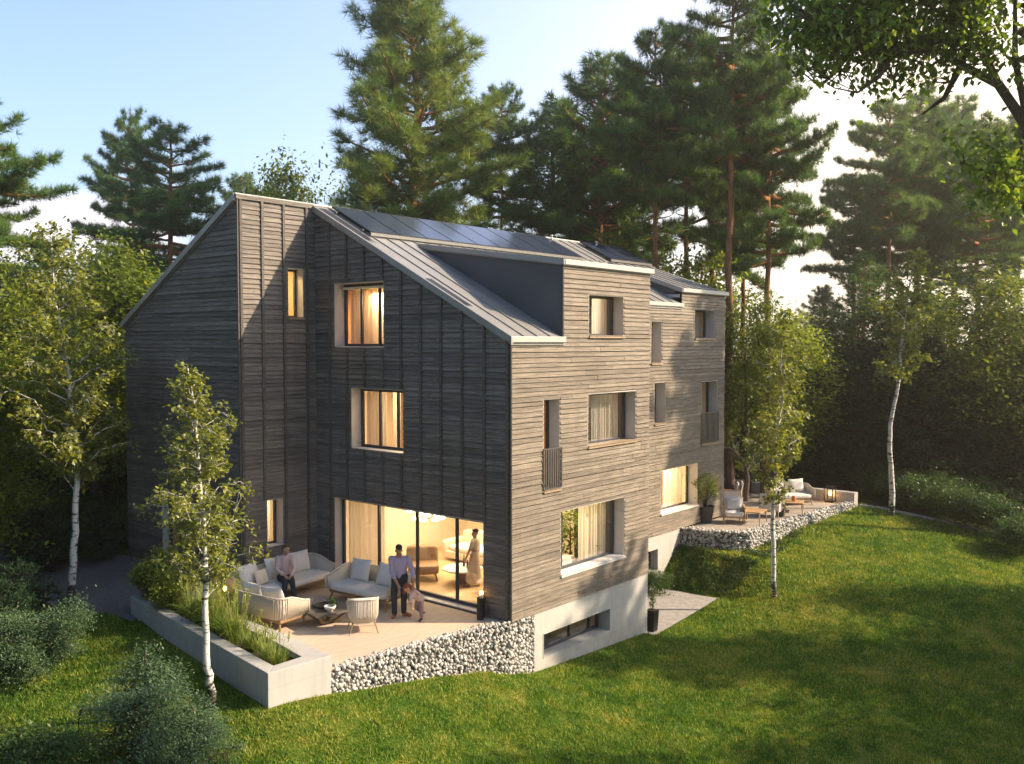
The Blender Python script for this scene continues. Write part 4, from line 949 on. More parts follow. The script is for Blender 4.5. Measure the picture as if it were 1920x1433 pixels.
# birches
def px_pt(px, py, d):          # point seen at (px,py) at distance d ahead
    p = CAM[:2]+FWD*d+RGT*d*(px-960)/FPX; return np.array([p[0],p[1],CAM[2]+(642-py)/FPX*d])
def birch(seed, trunk, d, prof, label, nb, size, tr, twig_leaves=16):
    """trunk: picture points from the base up; prof: (picture row, half width in pixels) of the crown"""
    rng = np.random.default_rng(seed); tpw = [px_pt(x,y,d) for x,y in trunk]; base = tpw[0].copy(); base[2] = tz(base[0],base[1]); k = d/FPX
    tpl = [p-base for p in tpw]; tpl[0][2] = -.3; T = []
    for a, b in zip(tpl, tpl[1:]):
        for f in (0,.25,.5,.75): T.append(a*(1-f)+b*f)
    T.append(tpl[-1]); T = np.array(T); nT = len(T); T[2:-1,:2] += rng.normal(0,.012,(nT-3,2))
    root = empty('birch_tree', tuple(base), 0, label, 'tree', 'slender white-barked birches'); w = MB(); rad = [tr*(1.1-.98*(i/(nT-1))**.9) for i in range(nT)]; w.tube(T, rad, 10)
    zs = [CAM[2]+(642-p[0])*k-base[2] for p in prof]; hw = [p[1]*k for p in prof]; order = np.argsort(zs); zs = np.array(zs)[order]; hw = np.array(hw)[order]
    P, cl = [], []
    for i in range(nb):
        zt = zs[0]+(zs[-1]-zs[0])*(i+rng.uniform(0,1))/nb; L = max(.15,float(np.interp(zt, zs, hw)))*rng.uniform(.32,1.15); az = i*2.39996+rng.uniform(-.5,.5); h = np.array([math.cos(az),math.sin(az),0])
        zb = min(max(zt-L*rng.uniform(.45,.95), .8), zs[-1]-.05); j = int(np.argmin(np.abs(T[:,2]-zb))); o = T[j]
        f = np.linspace(0,1,8)[:,None]; rise = zt-o[2]; pts = o+h*L*f+np.array([0,0,1.0])*(rise*(1.55*f-.55*f**2.2)); pts[1:] += rng.normal(0,.035*L+.008,(7,3)); pts[-1,2] -= .10*L
        r0 = min(rad[j]*.55, .006+.009*L); w.tube(pts, list(np.linspace(r0,.003,8)), 5, caps=False)
        nt = max(4, int(L*9)+2)
        for q in range(nt):
            s_ = .18+.82*(q+rng.uniform(0,1))/nt; ii = min(int(s_*7),6); p0 = pts[ii]+(pts[ii+1]-pts[ii])*(s_*7-ii); a2 = az+rng.normal(0,1.0); l2 = (.14+.20*L)*rng.uniform(.5,1.2)
            dv = np.array([math.cos(a2)*.75,math.sin(a2)*.75,rng.uniform(-.75,.45)]); tip = p0+dv*l2; w.tube([p0,(p0+tip)/2+np.array([0,0,.02]),tip], [.004,.003,.002], 3, caps=False)
            m = max(5, int(twig_leaves*rng.uniform(.5,1.3))); ff = rng.uniform(.1,1.15,(m,1)); P.append(p0+(tip-p0)*ff+rng.normal(0,.035+.12*l2,(m,3))); cl += [rng.uniform(-.25,.25)]*m
    P = np.vstack(P); V, F, rn = leaves(rng, P, size, np.array([0,0,-.45]), .78); cl = np.array(cl); rn = np.clip(rn*.6+.2+np.concatenate([cl,cl]), 0, 1)
    w.build('trunk', M['birchbark'], root, smooth=True); np_mesh('crown', V, F, M['birchleaf'], rn, root); return root
birch(61, [(392,1338),(386,1290),(378,1230),(379,1100),(377,1000),(371,900),(368,840),(362,760),(352,690)], 16.5,
      [(688,10),(715,34),(750,50),(800,72),(850,80),(900,90),(950,104),(1000,104),(1040,84),(1075,40)], 'young birch with curved white trunk in front of the concrete planter', 88, .085, .076, 12)
birch(62, [(122,1135),(128,1080),(134,1000),(138,900),(140,830),(130,740),(122,660),(105,560),(100,440)], 23.1,
      [(425,20),(460,55),(520,80),(600,95),(700,110),(780,112),(840,92),(890,50)], 'tall white birch at the left before the dark garden shrubs', 84, .115, .10, 13)
birch(63, [(1458,1118),(1455,1040),(1452,960),(1458,880),(1456,820),(1468,760),(1464,690),(1472,585)], 26.9,
      [(580,12),(620,40),(680,62),(740,74),(800,76),(840,66),(880,46),(915,28),(940,10)], 'slim birch growing out of the lawn in front of the stone terrace', 66, .115, .075, 12)
birch(64, [(1676,972),(1678,930),(1672,860),(1671,800),(1685,720),(1690,640),(1700,560),(1712,480)], 34.5,
      [(470,14),(520,60),(580,76),(640,62),(700,34)], 'leaning white birch at the far edge of the lawn', 40, .15, .12, 14)

# shade tree leaning in from the upper right, near the camera
def shade_tree():
    d = 14.0; rng = np.random.default_rng(77)
    T = lambda x,y,dd=0: px_pt(x,y,d+dd)
    bx, by = at_px(2010, d); bz = tz(bx,by); base = np.array([bx,by,bz])
    trunk = [np.array([bx,by,bz-.3]), T(2005,1100), T(1990,700), T(1960,420), T(1920,250), T(1935,100), T(1960,-120), T(1985,-320)]
    root = empty('shade_tree', tuple(base), 0, 'large shade tree leaning in at the upper right with big leaves', 'tree')
    w = MB(); w.tube([p-base for p in trunk], [.27,.25,.22,.19,.16,.12,.09,.05], 12)
    limbs = [[(1920,250),(1860,165),(1790,130),(1735,95),(1680,60),(1600,20)], [(1860,165),(1800,40),(1790,-60),(1760,-140)], [(1735,95),(1660,110),(1590,95),(1530,60),(1480,20)], [(1660,110),(1640,150),(1600,180)],
             [(1920,250),(1890,120),(1888,20),(1900,-80)], [(1990,520),(1930,420),(1880,330),(1800,310)], [(1790,130),(1760,190),(1720,220)], [(1600,20),(1550,-30),(1480,-80)], [(1960,420),(1900,330),(1850,280)], [(1590,95),(1560,140),(1530,170)]]
    lp = []
    for L in limbs:
        n = len(L); jit = rng.uniform(-1.2,1.2); pts = [T(x,y,jit*i/n)-base for i,(x,y) in enumerate(L)]
        w.tube(pts, list(np.linspace(.085 if len(L) > 4 else .06,.014,n)), 7, caps=False); lp += pts
        for a, b in zip(pts, pts[1:]): lp.append((a+b)/2)
    lp = np.array(lp); k = d/FPX
    blobs = [(1500,40,70,80),(1540,130,50,50),(1580,70,90,80),(1660,60,90,90),(1640,160,50,40),(1720,150,60,60),(1760,40,80,70),(1700,-60,140,80),(1560,-60,120,70),(1840,60,70,80),(1880,-40,90,80),(1910,120,40,60),(1830,300,85,45),(1880,350,60,60),(1780,260,50,30),(1940,300,50,90),(1990,150,70,150),(1990,0,80,120),(1850,-130,150,90)]
    parts = []
    for (x,y,rx,rz) in blobs:
        c = T(x,y,rng.uniform(-.6,.6))-base; parts.append((c[0],c[1],c[2],rx*k,rx*k,rz*k))
    C = blob_points(rng, 1250, parts, .0, 1.2, .2, 5)
    for c in C:
        i = int(np.argmin(np.linalg.norm(lp-c,axis=1)))
        if np.linalg.norm(lp[i]-c) < 1.6: w.tube([lp[i], (lp[i]+c)/2+rng.normal(0,.05,3), c], [.014,.009,.004], 4, caps=False)
    P = np.repeat(C,16,0)+rng.normal(0,1,(1250*16,3))*np.array([.20,.20,.15])
    V, F, rn = leaves(rng, P, .125, np.array([0,0,-.55]), .62)
    w.build('trunk', M['bark'], root, smooth=True); np_mesh('crown', V, F, M['shadeleaf'], rn, root)
    return root
shade_tree()

# trees standing beyond the right picture edge: the shade on lawn and far wall is theirs
GO = 'trees beyond the right side of the lawn'
def off(src, x, y, s, rz, label, wide=1.0): return dup(src, (x,y,tz(x,y)), rz, (s*wide,s*wide,s), label, GO)
OFF = [(bA,14.4,-14.4,1.12,.5,.75),(bA,18.8,-14.0,1.0,1.5,.75),(bA,10.6,-16.2,1.0,2.6,.75),(bA,7.2,-16.6,1.3,3.4,.7),(pC,24.2,-9.5,1.13,.2,.8),(pC,15.9,-14.8,.83,3.0,.7)]
for i, (s, x, y, sc, rz, wd) in enumerate(OFF): off(s, x, y, sc, rz, 'tree beyond the right side of the lawn whose shade falls on the grass', wd)

rg = random.Random(31)  # ring of trees added out of view to cut sky light on the gable
for i in range(26):
    a = YAW+R(38)+R(284)*i/25; rr_ = rg.uniform(26,36); x, y = CAM[0]+rr_*math.cos(a), CAM[1]+rr_*math.sin(a)
    if a > YAW+R(250): continue
    s_ = rg.uniform(.9,1.2); dup(rg.choice([pD,bC,pB,bC]), (x,y,tz(x,y)), rg.uniform(0,6.28), s_, 'unseen tree added behind the camera to block low sky light', 'unseen trees added to block sky light')

# hedge and shrubs
def hedge(name, a, b, w, h, label, seed):
    rng = np.random.default_rng(seed); a, b = np.array(a), np.array(b); L = np.linalg.norm(b-a); d = (b-a)/L; n2 = np.array([-d[1],d[0]]); n = int(L*1500)
    u = rng.uniform(0,L,n); v = rng.uniform(-.5,.5,n); z = rng.uniform(0,1,n); side = rng.random(n)
    z = np.where(side < .45, 1+rng.normal(0,.03,n), z); v = np.where(side >= .45, np.where(rng.random(n) < .5,-.5,.5)+rng.normal(0,.05,n), v)
    P = np.stack([d[0]*u+n2[0]*v*w, d[1]*u+n2[1]*v*w, z*h], 1)
    V, F, rn = leaves(rng, P, .11, None, .6); root = empty(name, (a[0],a[1],tz(*a)), 0, label, 'hedge')
    np_mesh('foliage', V, F, M['hedge'], rn, root)
    c = MB(); e = [(-n2*w*.42),(d*L-n2*w*.42),(d*L+n2*w*.42),(n2*w*.42)]; c.prism([tuple(q) for q in e], -.2, h*.93).build('core', M['darkbark'], root); return root
hx0 = at_px(-60, 35.5); hx1 = at_px(170, 37); hedge('clipped_hedge', hx0, hx1, 1.3, 1.15, 'clipped sunlit hedge at the left in front of the dark wood', 5)

GS1 = 'dark garden shrubs beside the gravel path'
sA = shrub('shrub', 71, [(0,0,.55,.9,.8,.5),(.5,.3,.75,.5,.5,.42),(-.5,-.2,.6,.55,.5,.42)], '', 'shrub_green', 260, 26, .085, .14, group=GS1)
sB = shrub('shrub', 72, [(0,0,.55,.85,.85,.55),(.3,.35,.85,.45,.45,.4),(-.45,-.1,.7,.5,.5,.4),(.1,-.4,.5,.6,.5,.4)], '', 'shrub_grey', 560, 44, .050, .10, group='grey-green shrubs in the foreground', aspect=.4)
sC = pine('fir_shrub', 73, 1.5, .1, 1.25, '', 'needle_fir', 40, 'cone', .15, 1.6, .018, .035, barkm='darkbark', group='low firs beside the gravel path', k=10)
sC['category'] = 'shrub'
def place(src, px, py, dist, s=1.0, label=None, first=False, rz=0, group=None):
    x, y = at_px(px, dist); z = tz(x,y)
    if first: src.location = (x,y,z); src.rotation_euler.z = rz; src.scale = (s,)*3; src['label'] = label; return src
    return dup(src, (x,y,z), rz, s, label, group)
place(sB, 265, 1400, 15.2, 1.28, 'round grey-green shrub at the bottom left beside the young birch foot', True, .3)
place(sB, 345, 1433, 14.6, .80, 'small grey-green shrub low at the right side of the round one', rz=2)
place(sB, 165, 1433, 13.6, .72, 'grey-green shrub at the bottom edge left of the round one', rz=4)
place(sA, 45, 1330, 14.6, .85, 'leafy green shrub in the bottom left corner', True, 1)
place(sB, 55, 1230, 18.6, 1.15, 'dull shrub between corner bush and fir shrubs at the left edge', rz=5)
place(sA, -20, 1433, 13.2, .8, 'leafy green shrub cut by the bottom left corner', rz=3)
place(sA, 105, 1433, 13.0, .55, 'low leafy shrub at the bottom edge near the corner', rz=2.2)
place(sC, 25, 1110, 21.0, .95, 'low fir shrub left of the tall birch foot', True, .4)
place(sC, 178, 1120, 26.5, .9, 'low fir shrub right at the tall birch foot', rz=2)
place(sC, -15, 1150, 19.5, 1.0, 'low fir shrub at the left edge in front of the others', rz=4)
place(sC, 75, 1090, 25.5, 1.1, 'low fir shrub half hidden behind the tall birch trunk', rz=1)
for i, (px, d, s, rz, lb) in enumerate([(60,31,1.25,0,'dark shrub below the hedge at the left edge'),(120,29,1.2,1,'dark shrub behind the tall birch trunk'),(180,31,1.35,2,'dark shrub below the left gable corner'),(215,28.5,.95,3,'dark shrub at the end of the gravel path'),(10,28,1.35,4,'dark shrub at the left edge below the hedge'),(160,27,.95,5,'dark shrub between birch and gravel path'),(240,35,1.3,.5,'dark shrub hard by the far gable foot'),(75,26.5,1.1,2.5,'dark shrub in front of the shrubs below the hedge')]):
    place(sA, px, 0, d, s, lb, rz=rz, group=GS1)
GS2 = 'low shrubs along the far edge of the lawn'
for i, (px, d, s, rz) in enumerate([(1640,39,1.3,0),(1705,36.5,1.15,1),(1760,35.5,1.45,2),(1815,34,1.35,3),(1870,33.5,1.2,4),(1600,42,1.4,5),(1560,44,1.3,.7),(1925,31.5,1.2,2.7),(1520,43,1.2,4.4),(1480,45,1.3,3.4),(1740,38.5,1.5,3.8),(1840,36.5,1.5,1.8)]):
    place(sA, px, 0, d, s, 'low green shrub in the shaded row along the far edge of the lawn', rz=rz, group=GS2)

sP = shrub('shrub', 74, [(0,0,.7,.7,.7,.65),(.3,.3,1.1,.4,.4,.45),(-.35,0,.9,.4,.4,.4)], '', 'leaf', 240, 30, .10, .14, group='leafy shrubs in the concrete planter')
# ornamental grass clumps in the planter
def clump(seed, h, n, label):
    rng = np.random.default_rng(seed); Vs, Fs, rn = [], [], []; o = 0
    for i in range(n):
        a = rng.uniform(0,6.28); b = rng.uniform(.1,1.0)**.8; L = h*rng.uniform(.6,1.1); w = rng.uniform(.009,.019); p = np.array([math.cos(a),math.sin(a),0])*rng.uniform(0,.16); s = np.array([-math.sin(a),math.cos(a),0])*w
        q = [p]; el = R(88-40*b)+rng.normal(0,.12)
        for k in range(4): q.append(q[-1]+np.array([math.cos(a)*math.cos(el),math.sin(a)*math.cos(el),math.sin(el)])*L/4); el -= R(8+30*b)*(k+1)/3
        for k in range(5): ww = s*(1-.24*k); Vs += [q[k]-ww, q[k]+ww]
        Fs += [(o+2*k,o+2*k+1,o+2*k+3,o+2*k+2) for k in range(4)]; rn += [rng.random()*.85]*4; o += 10
        if i % 7 == 0:          # feathery seed head on an upright stalk
            st = p+np.array([math.cos(a)*.25,math.sin(a)*.25,1.0])*h*rng.uniform(.95,1.2); s2 = np.array([.004,.003,0]); Vs += [p-s2,p+s2,st+s2,st-s2]; Fs.append((o,o+1,o+2,o+3)); rn.append(.95); o += 4
            for q2 in range(14):
                c = p+(st-p)*rng.uniform(.78,1.05); dv = rng.normal(0,1,3)*.022+np.array([0,0,.05]); w2 = rng.normal(0,1,3)*.006; Vs += [c-w2,c+w2,c+dv+w2*.3,c+dv-w2*.3]; Fs.append((o,o+1,o+2,o+3)); rn.append(1.0); o += 4
    r = empty('grass_clump', (0,0,0), 0, label, 'ornamental grass', 'grass clumps in the concrete planter'); np_mesh('blades', Vs, Fs, M['reed'], rn, r); return r
gA, gB = clump(1,1.05,120,''), clump(2,.72,130,'')
rg = random.Random(4); usedA = usedB = False; gi = 0
for i in range(16):
    f = (i+.5)/16; x = -5.22+f*.70+rg.uniform(-.12,.12); y = 1.22+f*5.9+rg.uniform(-.12,.12); big = f > .2
    grp = 'grass clumps along the planter middle' if .2 < f <= .75 else ('grass clumps at the planter far end' if f > .75 else 'grass clumps at the planter near end')
    lb = 'arching green grass clump in the middle of the concrete planter' if big else 'short yellowish grass clump at the near end of the planter'
    if f > .75: lb = 'tall grass clump at the far end of the planter beyond the young birch'
    src = gA if big else gB; first = (big and not usedA) or (not big and not usedB)
    if big: usedA = True
    else: usedB = True
    s = rg.uniform(.55,1.0)
    if first: src['group'] = grp; src.location = (x,y,.16); src['label'] = lb; src.scale = (s,s,s)
    else: dup(src, (x,y,.16), rg.uniform(0,6.28), s, lb, grp)

for i, (f, k, dx, lb) in enumerate([(.98,.80,.05,'yellow-green leafy shrub at the far end of the concrete planter'),(.80,.60,-.08,'small leafy shrub in the planter behind the young birch trunk'),(.55,.44,.05,'low leafy shrub between the grasses in the middle of the planter'),(.33,.32,-.05,'lowest leafy shrub near the front of the planter')]):
    x = -5.22+f*.70+dx; y = 1.22+f*5.9; dup(sP, (x,y,.14), i*1.3, k, lb, 'leafy shrubs in the concrete planter') if i else None
    if i == 0: sP.location = (x,y,.14); sP.scale = (k,k,k); sP['label'] = lb
# the lawn's grass: nobody could count the blades
def grass():
    rng = np.random.default_rng(9); N = 1250000
    # density falls with distance from the drone
    d = rng.uniform(11.0**.35, 46**.35, N)**(1/.35); px = rng.uniform(-450, 2700, N)
    x = CAM[0]+FWD[0]*d+RGT[0]*d*(px-960)/FPX; y = CAM[1]+FWD[1]*d+RGT[1]*d*(px-960)/FPX
    ok = inside(LAWN, x, y) & ~inside(HOUSE,x,y,.06) & ~inside(PLANTER,x,y,.04) & ~inside(TERR1,x,y,.16) & ~inside(TERR2,x,y,.12) & ~inside(YARD,x,y,.05) & ~inside(GRAVEL,x,y,.03)
    x, y, d = x[ok], y[ok], d[ok]; z = terr(x,y); vis = (642+(6.24-z)/d*FPX) < 1750; x, y, z, d = x[vis], y[vis], z[vis], d[vis]; n = len(x)
    nz = np.array([noise.noise(Vector((a*1.7,b*1.7,0))) for a,b in zip(x,y)])
    h = np.maximum(.02, .044+.045*nz+.0009*d)*rng.uniform(.6,1.35,n); w = .0045+.00042*d
    lush = (x > 9.9) & (x < 17) & (y > -1.0-.06*(x-10)) & (y < 2.3); h = np.where(lush, h*1.1, h); w = np.where(lush, w*1.2, w)
    a = rng.uniform(0,6.283,n); lean = rng.normal(0,.45,(n,2)); P = np.stack([x,y,z-.006],1); s = np.stack([np.cos(a),np.sin(a),np.zeros(n)],1)*w[:,None]
    T = P+np.stack([lean[:,0]*h,lean[:,1]*h,h],1)
    V = np.stack([P-s,P+s,T],1).reshape(-1,3); i = np.arange(n)*3
    o = np_mesh('grass', V, np.stack([i,i+1,i+2],1), M['blade'], rng.random(n)); tag(o, 'short mown grass covering the sloping lawn', 'grass', kind='stuff')
grass()

def ground_cover():
    rng = np.random.default_rng(15); n = 60000; x = rng.uniform(9.9,16.5,n); y = rng.uniform(-1.3,2.3,n)
    ok = ((x < 12.0) & (y > -.15-.55*np.clip((x-10)/2,0,1)) | (x >= 12.0) & (y > -.72+.10*(x-12))) & ~inside(TERR2,x,y,.10) & ~inside(YARD,x,y,.10) & ~((x > 11.35) & (y > .2))
    x, y = x[ok], y[ok]; nz = np.array([noise.noise(Vector((a*2.2,b*2.2,3.0))) for a,b in zip(x,y)]); k = nz > -.25; x, y, nz = x[k], y[k], nz[k]
    P = np.stack([x,y,terr(x,y)+rng.uniform(0,1,len(x))*(.05+.14*np.clip(nz+.25,0,1))], 1)
    V, F, rn = leaves(rng, P, .062, None, .6); o = np_mesh('ground_cover', V, F, M['shrub_green'], rn); tag(o, 'dark leafy ground cover on the bank below the stone terrace', 'ground cover', kind='stuff')
ground_cover()
# ---------------------------------------------------------------- furniture
CP_, SP_ = math.cos(PITCH), math.sin(PITCH)
def gp(px, py, z=0.0):
    f = np.array([FWD[0]*CP_, FWD[1]*CP_, -SP_]); r = np.array([RGT[0],RGT[1],0]); u = np.cross(r, f)
    d = f+(px-960)/FPX*r-(py-716.5)/FPX*u; t = (z-CAM[2])/d[2]; q = CAM+t*d; return float(q[0]), float(q[1])
def pillow(mb, c, w, h, t, rot, mat=0, n=12):
    """square scatter cushion standing in its local xz plane"""
    vs, fs = [], []
    for side in (1,-1):
        for i in range(n+1):
            for j in range(n+1):
                a, b = i/n*2-1, j/n*2-1; k = (1-abs(a)**2.6)*(1-abs(b)**2.6); pin = 1-.10*(1-abs(abs(a)-abs(b)))*0-.07*(1-a*a)*(b*b)-.07*(1-b*b)*(a*a)
                vs.append(Vector(c)+rot @ Vector((a*w/2*(1-.06*(1-b*b)*a*a), side*t/2*max(k,0)**.45, b*h/2*(1-.06*(1-a*a)*b*b))))
        o = 0 if side == 1 else (n+1)**2
        for i in range(n):
            for j in range(n):
                q = [o+i*(n+1)+j, o+(i+1)*(n+1)+j, o+(i+1)*(n+1)+j+1, o+i*(n+1)+j+1]; fs.append(tuple(q if side == -1 else q[::-1]))
    mb.add(vs, fs, mat, .5)
def cushion(mb, x0, y0, x1, y1, z0, z1, mat=0):
    mb.ell(((x0+x1)/2,(y0+y1)/2,(z0+z1)/2), ((x1-x0)/2,(y1-y0)/2,(z1-z0)/2), 40, 16, mat, p=.32)
def sofa(name, w, d, label, nback, cat='sofa', seat=.40, back=.74, arm=.58, legs='taper', group=None, pale=False):
    """front is -y; woven shell curving round the back and sides"""
    root = empty(name, (0,0,0), 0, label, cat, group); wd = M['teak_pale'] if pale else M['teak']
    def path(off, n=36):   # U from front-left round the back to front-right
        a, b, r = w/2-off, d/2-off, .22
        pts = [(-a,-b),(-a,-b*.4)]
        for i in range(7): q = math.pi-i/6*math.pi/2; pts.append((-a+r+r*math.cos(q), b-r+r*math.sin(q)))
        for i in range(7): q = math.pi/2-i/6*math.pi/2; pts.append((a-r+r*math.cos(q), b-r+r*math.sin(q)))
        return pts+[(a,-b*.4),(a,-b)]
    def ztop(x, y): f = min(1,max(0,(y+d/2)/(d*.75))); return arm+(back-arm)*f*f*(3-2*f)
    s = MB(); vs = []; P = path(0); Q = path(.045)
    L = []
    for (p, q) in zip(P, P[1:]):          # resample
        k = max(1,int(math.dist(p,q)/.035))
        for i in range(k): L.append((p[0]+(q[0]-p[0])*i/k, p[1]+(q[1]-p[1])*i/k))
    L.append(P[-1])
    for x, y in L:
        zt = ztop(x,y); s.tube([(x*.93,y*.93,.27),(x,y,zt*.6+.1),(x*1.0,y*1.0,zt)], .013, 5)
    inner = [(x*.955,y*.955) for x,y in L]; n = len(inner)
    s.add([(x*.97,y*.97,.27) for x,y in inner]+[(x,y,ztop(x,y)-.01) for x,y in inner], [(i,i+1,n+i+1,n+i) for i in range(n-1)], 0, .5)
    s.build('woven_back', M['rope'], root, smooth=True)
    r = MB(); r.tube([(L[0][0],L[0][1],.28)]+[(x,y,ztop(x,y)+.006) for x,y in L]+[(L[-1][0],L[-1][1],.28)], .02, 8); r.build('top_rim', M['rope'], root, smooth=True)
    b = MB(); b.box(-w*.46,-d*.47,.20,w*.46,d*.44,.27); b.build('seat_frame', wd, root, bevel=.02)
    for sx in (-1,1):
        for sy in (-1,1):
            l = MB(); l.tube([(sx*w*.42,sy*d*.40,.22),(sx*w*.46,sy*d*.45,0)], [.028,.018], 8); l.build('leg', wd, root)
    c = MB(); cushion(c, -w*.47,-d*.53,w*.47,d*.36,.26,.26+(seat-.24)); c.build('seat_cushion', M['cushion'], root, smooth=True)
    for i in range(nback):
        c = MB(); x = (i-(nback-1)/2)*(w*.88/nback); pillow(c, (x+random.uniform(-.04,.04), d*.20, seat+.27), min(.62,w*.86/nback), .54, .20, Euler((R(-17+random.uniform(-4,4)), R(random.uniform(-5,5)), R(random.uniform(-7,7)))).to_matrix())
        c.build('back_cushion', M['cushion'], root, smooth=True)
    return root
def setat(o, x, y, deg, z=0.0): o.location = (x,y,z); o.rotation_euler.z = R(deg); return o
setat(sofa('sofa', 2.75, .95, 'long off-white woven sofa in the inner wall corner with the seated person', 3, group='woven seats on the brick terrace'), -1.98, 5.72, 6)
setat(sofa('sofa', 2.0, .95, 'shorter off-white woven sofa in front of the curtained sliding door', 2, group='woven seats on the brick terrace'), -.93, 3.66, -84)
setat(sofa('sofa', 1.62, .82, 'cream woven sofa seen from behind beside the planter grasses', 2, group='woven seats on the brick terrace'), -3.52, 4.02, 96)
def armchair(name, label, w=.64, d=.62, seat=.42, back=.74, group=None):
    root = empty(name, (0,0,0), 0, label, 'armchair', group)
    def ztop(y): f = min(1,max(0,(y+d/2)/(d*.8))); return .56+(back-.56)*f*f*(3-2*f)
    L = []; r = .2; a, b = w/2, d/2
    pts = [(-a,-b)]+[(-a+r+r*math.cos(math.pi-i/8*math.pi/2), b-r+r*math.sin(math.pi-i/8*math.pi/2)) for i in range(9)]+[(a-r+r*math.cos(math.pi/2-i/8*math.pi/2), b-r+r*math.sin(math.pi/2-i/8*math.pi/2)) for i in range(9)]+[(a,-b)]
    for p, q in zip(pts, pts[1:]):
        k = max(1,int(math.dist(p,q)/.03))
        for i in range(k): L.append((p[0]+(q[0]-p[0])*i/k, p[1]+(q[1]-p[1])*i/k))
    L.append(pts[-1]); s = MB()
    for x, y in L: s.tube([(x*.80,y*.80,.22),(x*.97,y*.97,.38),(x,y,ztop(y))], .011, 5)
    n = len(L); s.add([(x*.78,y*.78,.22) for x,y in L]+[(x*.95,y*.95,.40) for x,y in L]+[(x*.975,y*.975,ztop(y)-.01) for x,y in L], [(i,i+1,n+i+1,n+i) for i in range(n-1)]+[(n+i,n+i+1,2*n+i+1,2*n+i) for i in range(n-1)], 0, .5)
    s.build('woven_shell', M['rope'], root, smooth=True)
    q = MB(); q.tube([(L[0][0]*.8,L[0][1]*.8,.24)]+[(x,y,ztop(y)+.006) for x,y in L]+[(L[-1][0]*.8,L[-1][1]*.8,.24)], .02, 8); q.tube([(x*.8,y*.8,.225) for x,y in L], .016, 6); q.build('top_rim', M['rope'], root, smooth=True)
    c = MB(); cushion(c, -w*.42,-d*.48,w*.42,d*.34,.25,.25+seat-.26); c.build('seat_cushion', M['cushion'], root, smooth=True)
    c = MB(); pillow(c, (0,d*.24,.58), .52,.40,.16, Euler((R(-16),0,0)).to_matrix()); c.build('back_cushion', M['cushion'], root, smooth=True)
    for sx in (-1,1):
        for sy in (-1,1):
            l = MB(); l.tube([(sx*w*.36,sy*d*.36,.24),(sx*w*.48,sy*d*.46,0)], [.016,.011], 8); l.build('leg', M['teak'], root)
    return root
setat(armchair('armchair', 'cream woven armchair with thin legs seen from behind at the front of the terrace', group='woven seats on the brick terrace'), -2.50, 2.08, 144)
# small throw cushion and book-like tray on the long sofa
tc = MB(); pillow(tc, (0,0,.19), .40,.36,.12, Euler((R(-20),0,0)).to_matrix()); o = tc.build('throw_cushion', M['cream'], smooth=True); setat(o, -2.62, 5.62, 10, .42); tag(o, 'small beige throw cushion beside the seated person on the long sofa', 'cushion')
# coffee table with things on it
ct = empty('coffee_table', (-2.66,3.16,0), R(-10), 'low dark square coffee table between the woven seats', 'coffee table')
t = MB(); t.box(-.46,-.46,.27,.46,.46,.31); t.build('tabletop', M['tablestone'], ct, bevel=.01)
for sx in (-1,1):
    for sy in (-1,1):
        l = MB(); l.hexa([(sx*.10-.03,sy*.10-.03,0),(sx*.10+.03,sy*.10-.03,0),(sx*.10+.03,sy*.10+.03,0),(sx*.10-.03,sy*.10+.03,0),(sx*.36-.035,sy*.36-.035,.27),(sx*.36+.035,sy*.36-.035,.27),(sx*.36+.035,sy*.36+.035,.27),(sx*.36-.035,sy*.36+.035,.27)]); l.build('leg', M['teak'], ct)
o = MB().lathe([(.22,0),(.25,.012),(.26,.035),(.245,.035),(.235,.016),(.02,.014)], 28).build('round_tray', M['black'], smooth=True); setat(o, -2.52, 3.30, 0, .312); tag(o, 'round black tray on the dark coffee table', 'tray')
o = MB().lathe([(.05,0),(.055,.01),(.055,.22),(.048,.22),(.047,.015)], 18).build('glass_vase', M['glass'], smooth=True); setat(o, -2.80, 3.50, 0, .312); tag(o, 'clear glass cylinder vase at the left corner of the coffee table', 'vase')
o = MB().lathe([(.07,0),(.06,.03),(.11,.05),(.13,.10),(.135,.12),(.12,.12),(.10,.07),(.02,.06)], 22).build('footed_bowl', M['white'], smooth=True); setat(o, -2.72, 2.92, 0, .312); tag(o, 'white footed ceramic bowl on the coffee table', 'bowl')
pp = empty('potted_plant', (-2.58,2.98,.312), 0, 'small green table plant behind the white bowl', 'plant')
MB().lathe([(.05,0),(.065,.1),(.055,.1),(.05,.08)], 14).build('pot', M['potdark'], pp, smooth=True)
rng0 = np.random.default_rng(2); V, F, rn = leaves(rng0, rng0.normal(0,.045,(90,3))+np.array([0,0,.17]), .07); np_mesh('foliage', V, F, M['shrub_green'], rn, pp)

def candle_post(x, y, h, r, label):
    root = empty('candle_lantern', (x,y,0), 0, label, 'lantern', 'black candle posts by the sliding door')
    MB().lathe([(r,0),(r,h),(r*.8,h),(r*.8,h-.05)], 20).build('post', M['black'], root, smooth=False)
    MB().lathe([(.028,h-.05),(.028,h+.06),(.005,h+.062)], 10).build('candle', M['candle'], root, smooth=True)
    MB().ell((0,0,h+.10),(.018,.018,.045),10,8).build('flame', M['flame'], root, smooth=True); return root
candle_post(-.28, .66, .50, .075, 'taller black candle post with a burning candle by the door jamb')
candle_post(-.12, .74, .46, .06, 'second black candle post close to the wall beside the taller one')
o = empty('table_torch', (-3.62,5.62,0), 0, 'small burning oil lamp by the left end of the long sofa', 'lamp')
MB().lathe([(.07,0),(.06,.36),(.09,.42),(.07,.46)], 16).build('stand', M['potdark'], o, smooth=True)
MB().ell((0,0,.53),(.035,.035,.07),10,8).build('flame', M['flame'], o, smooth=True)

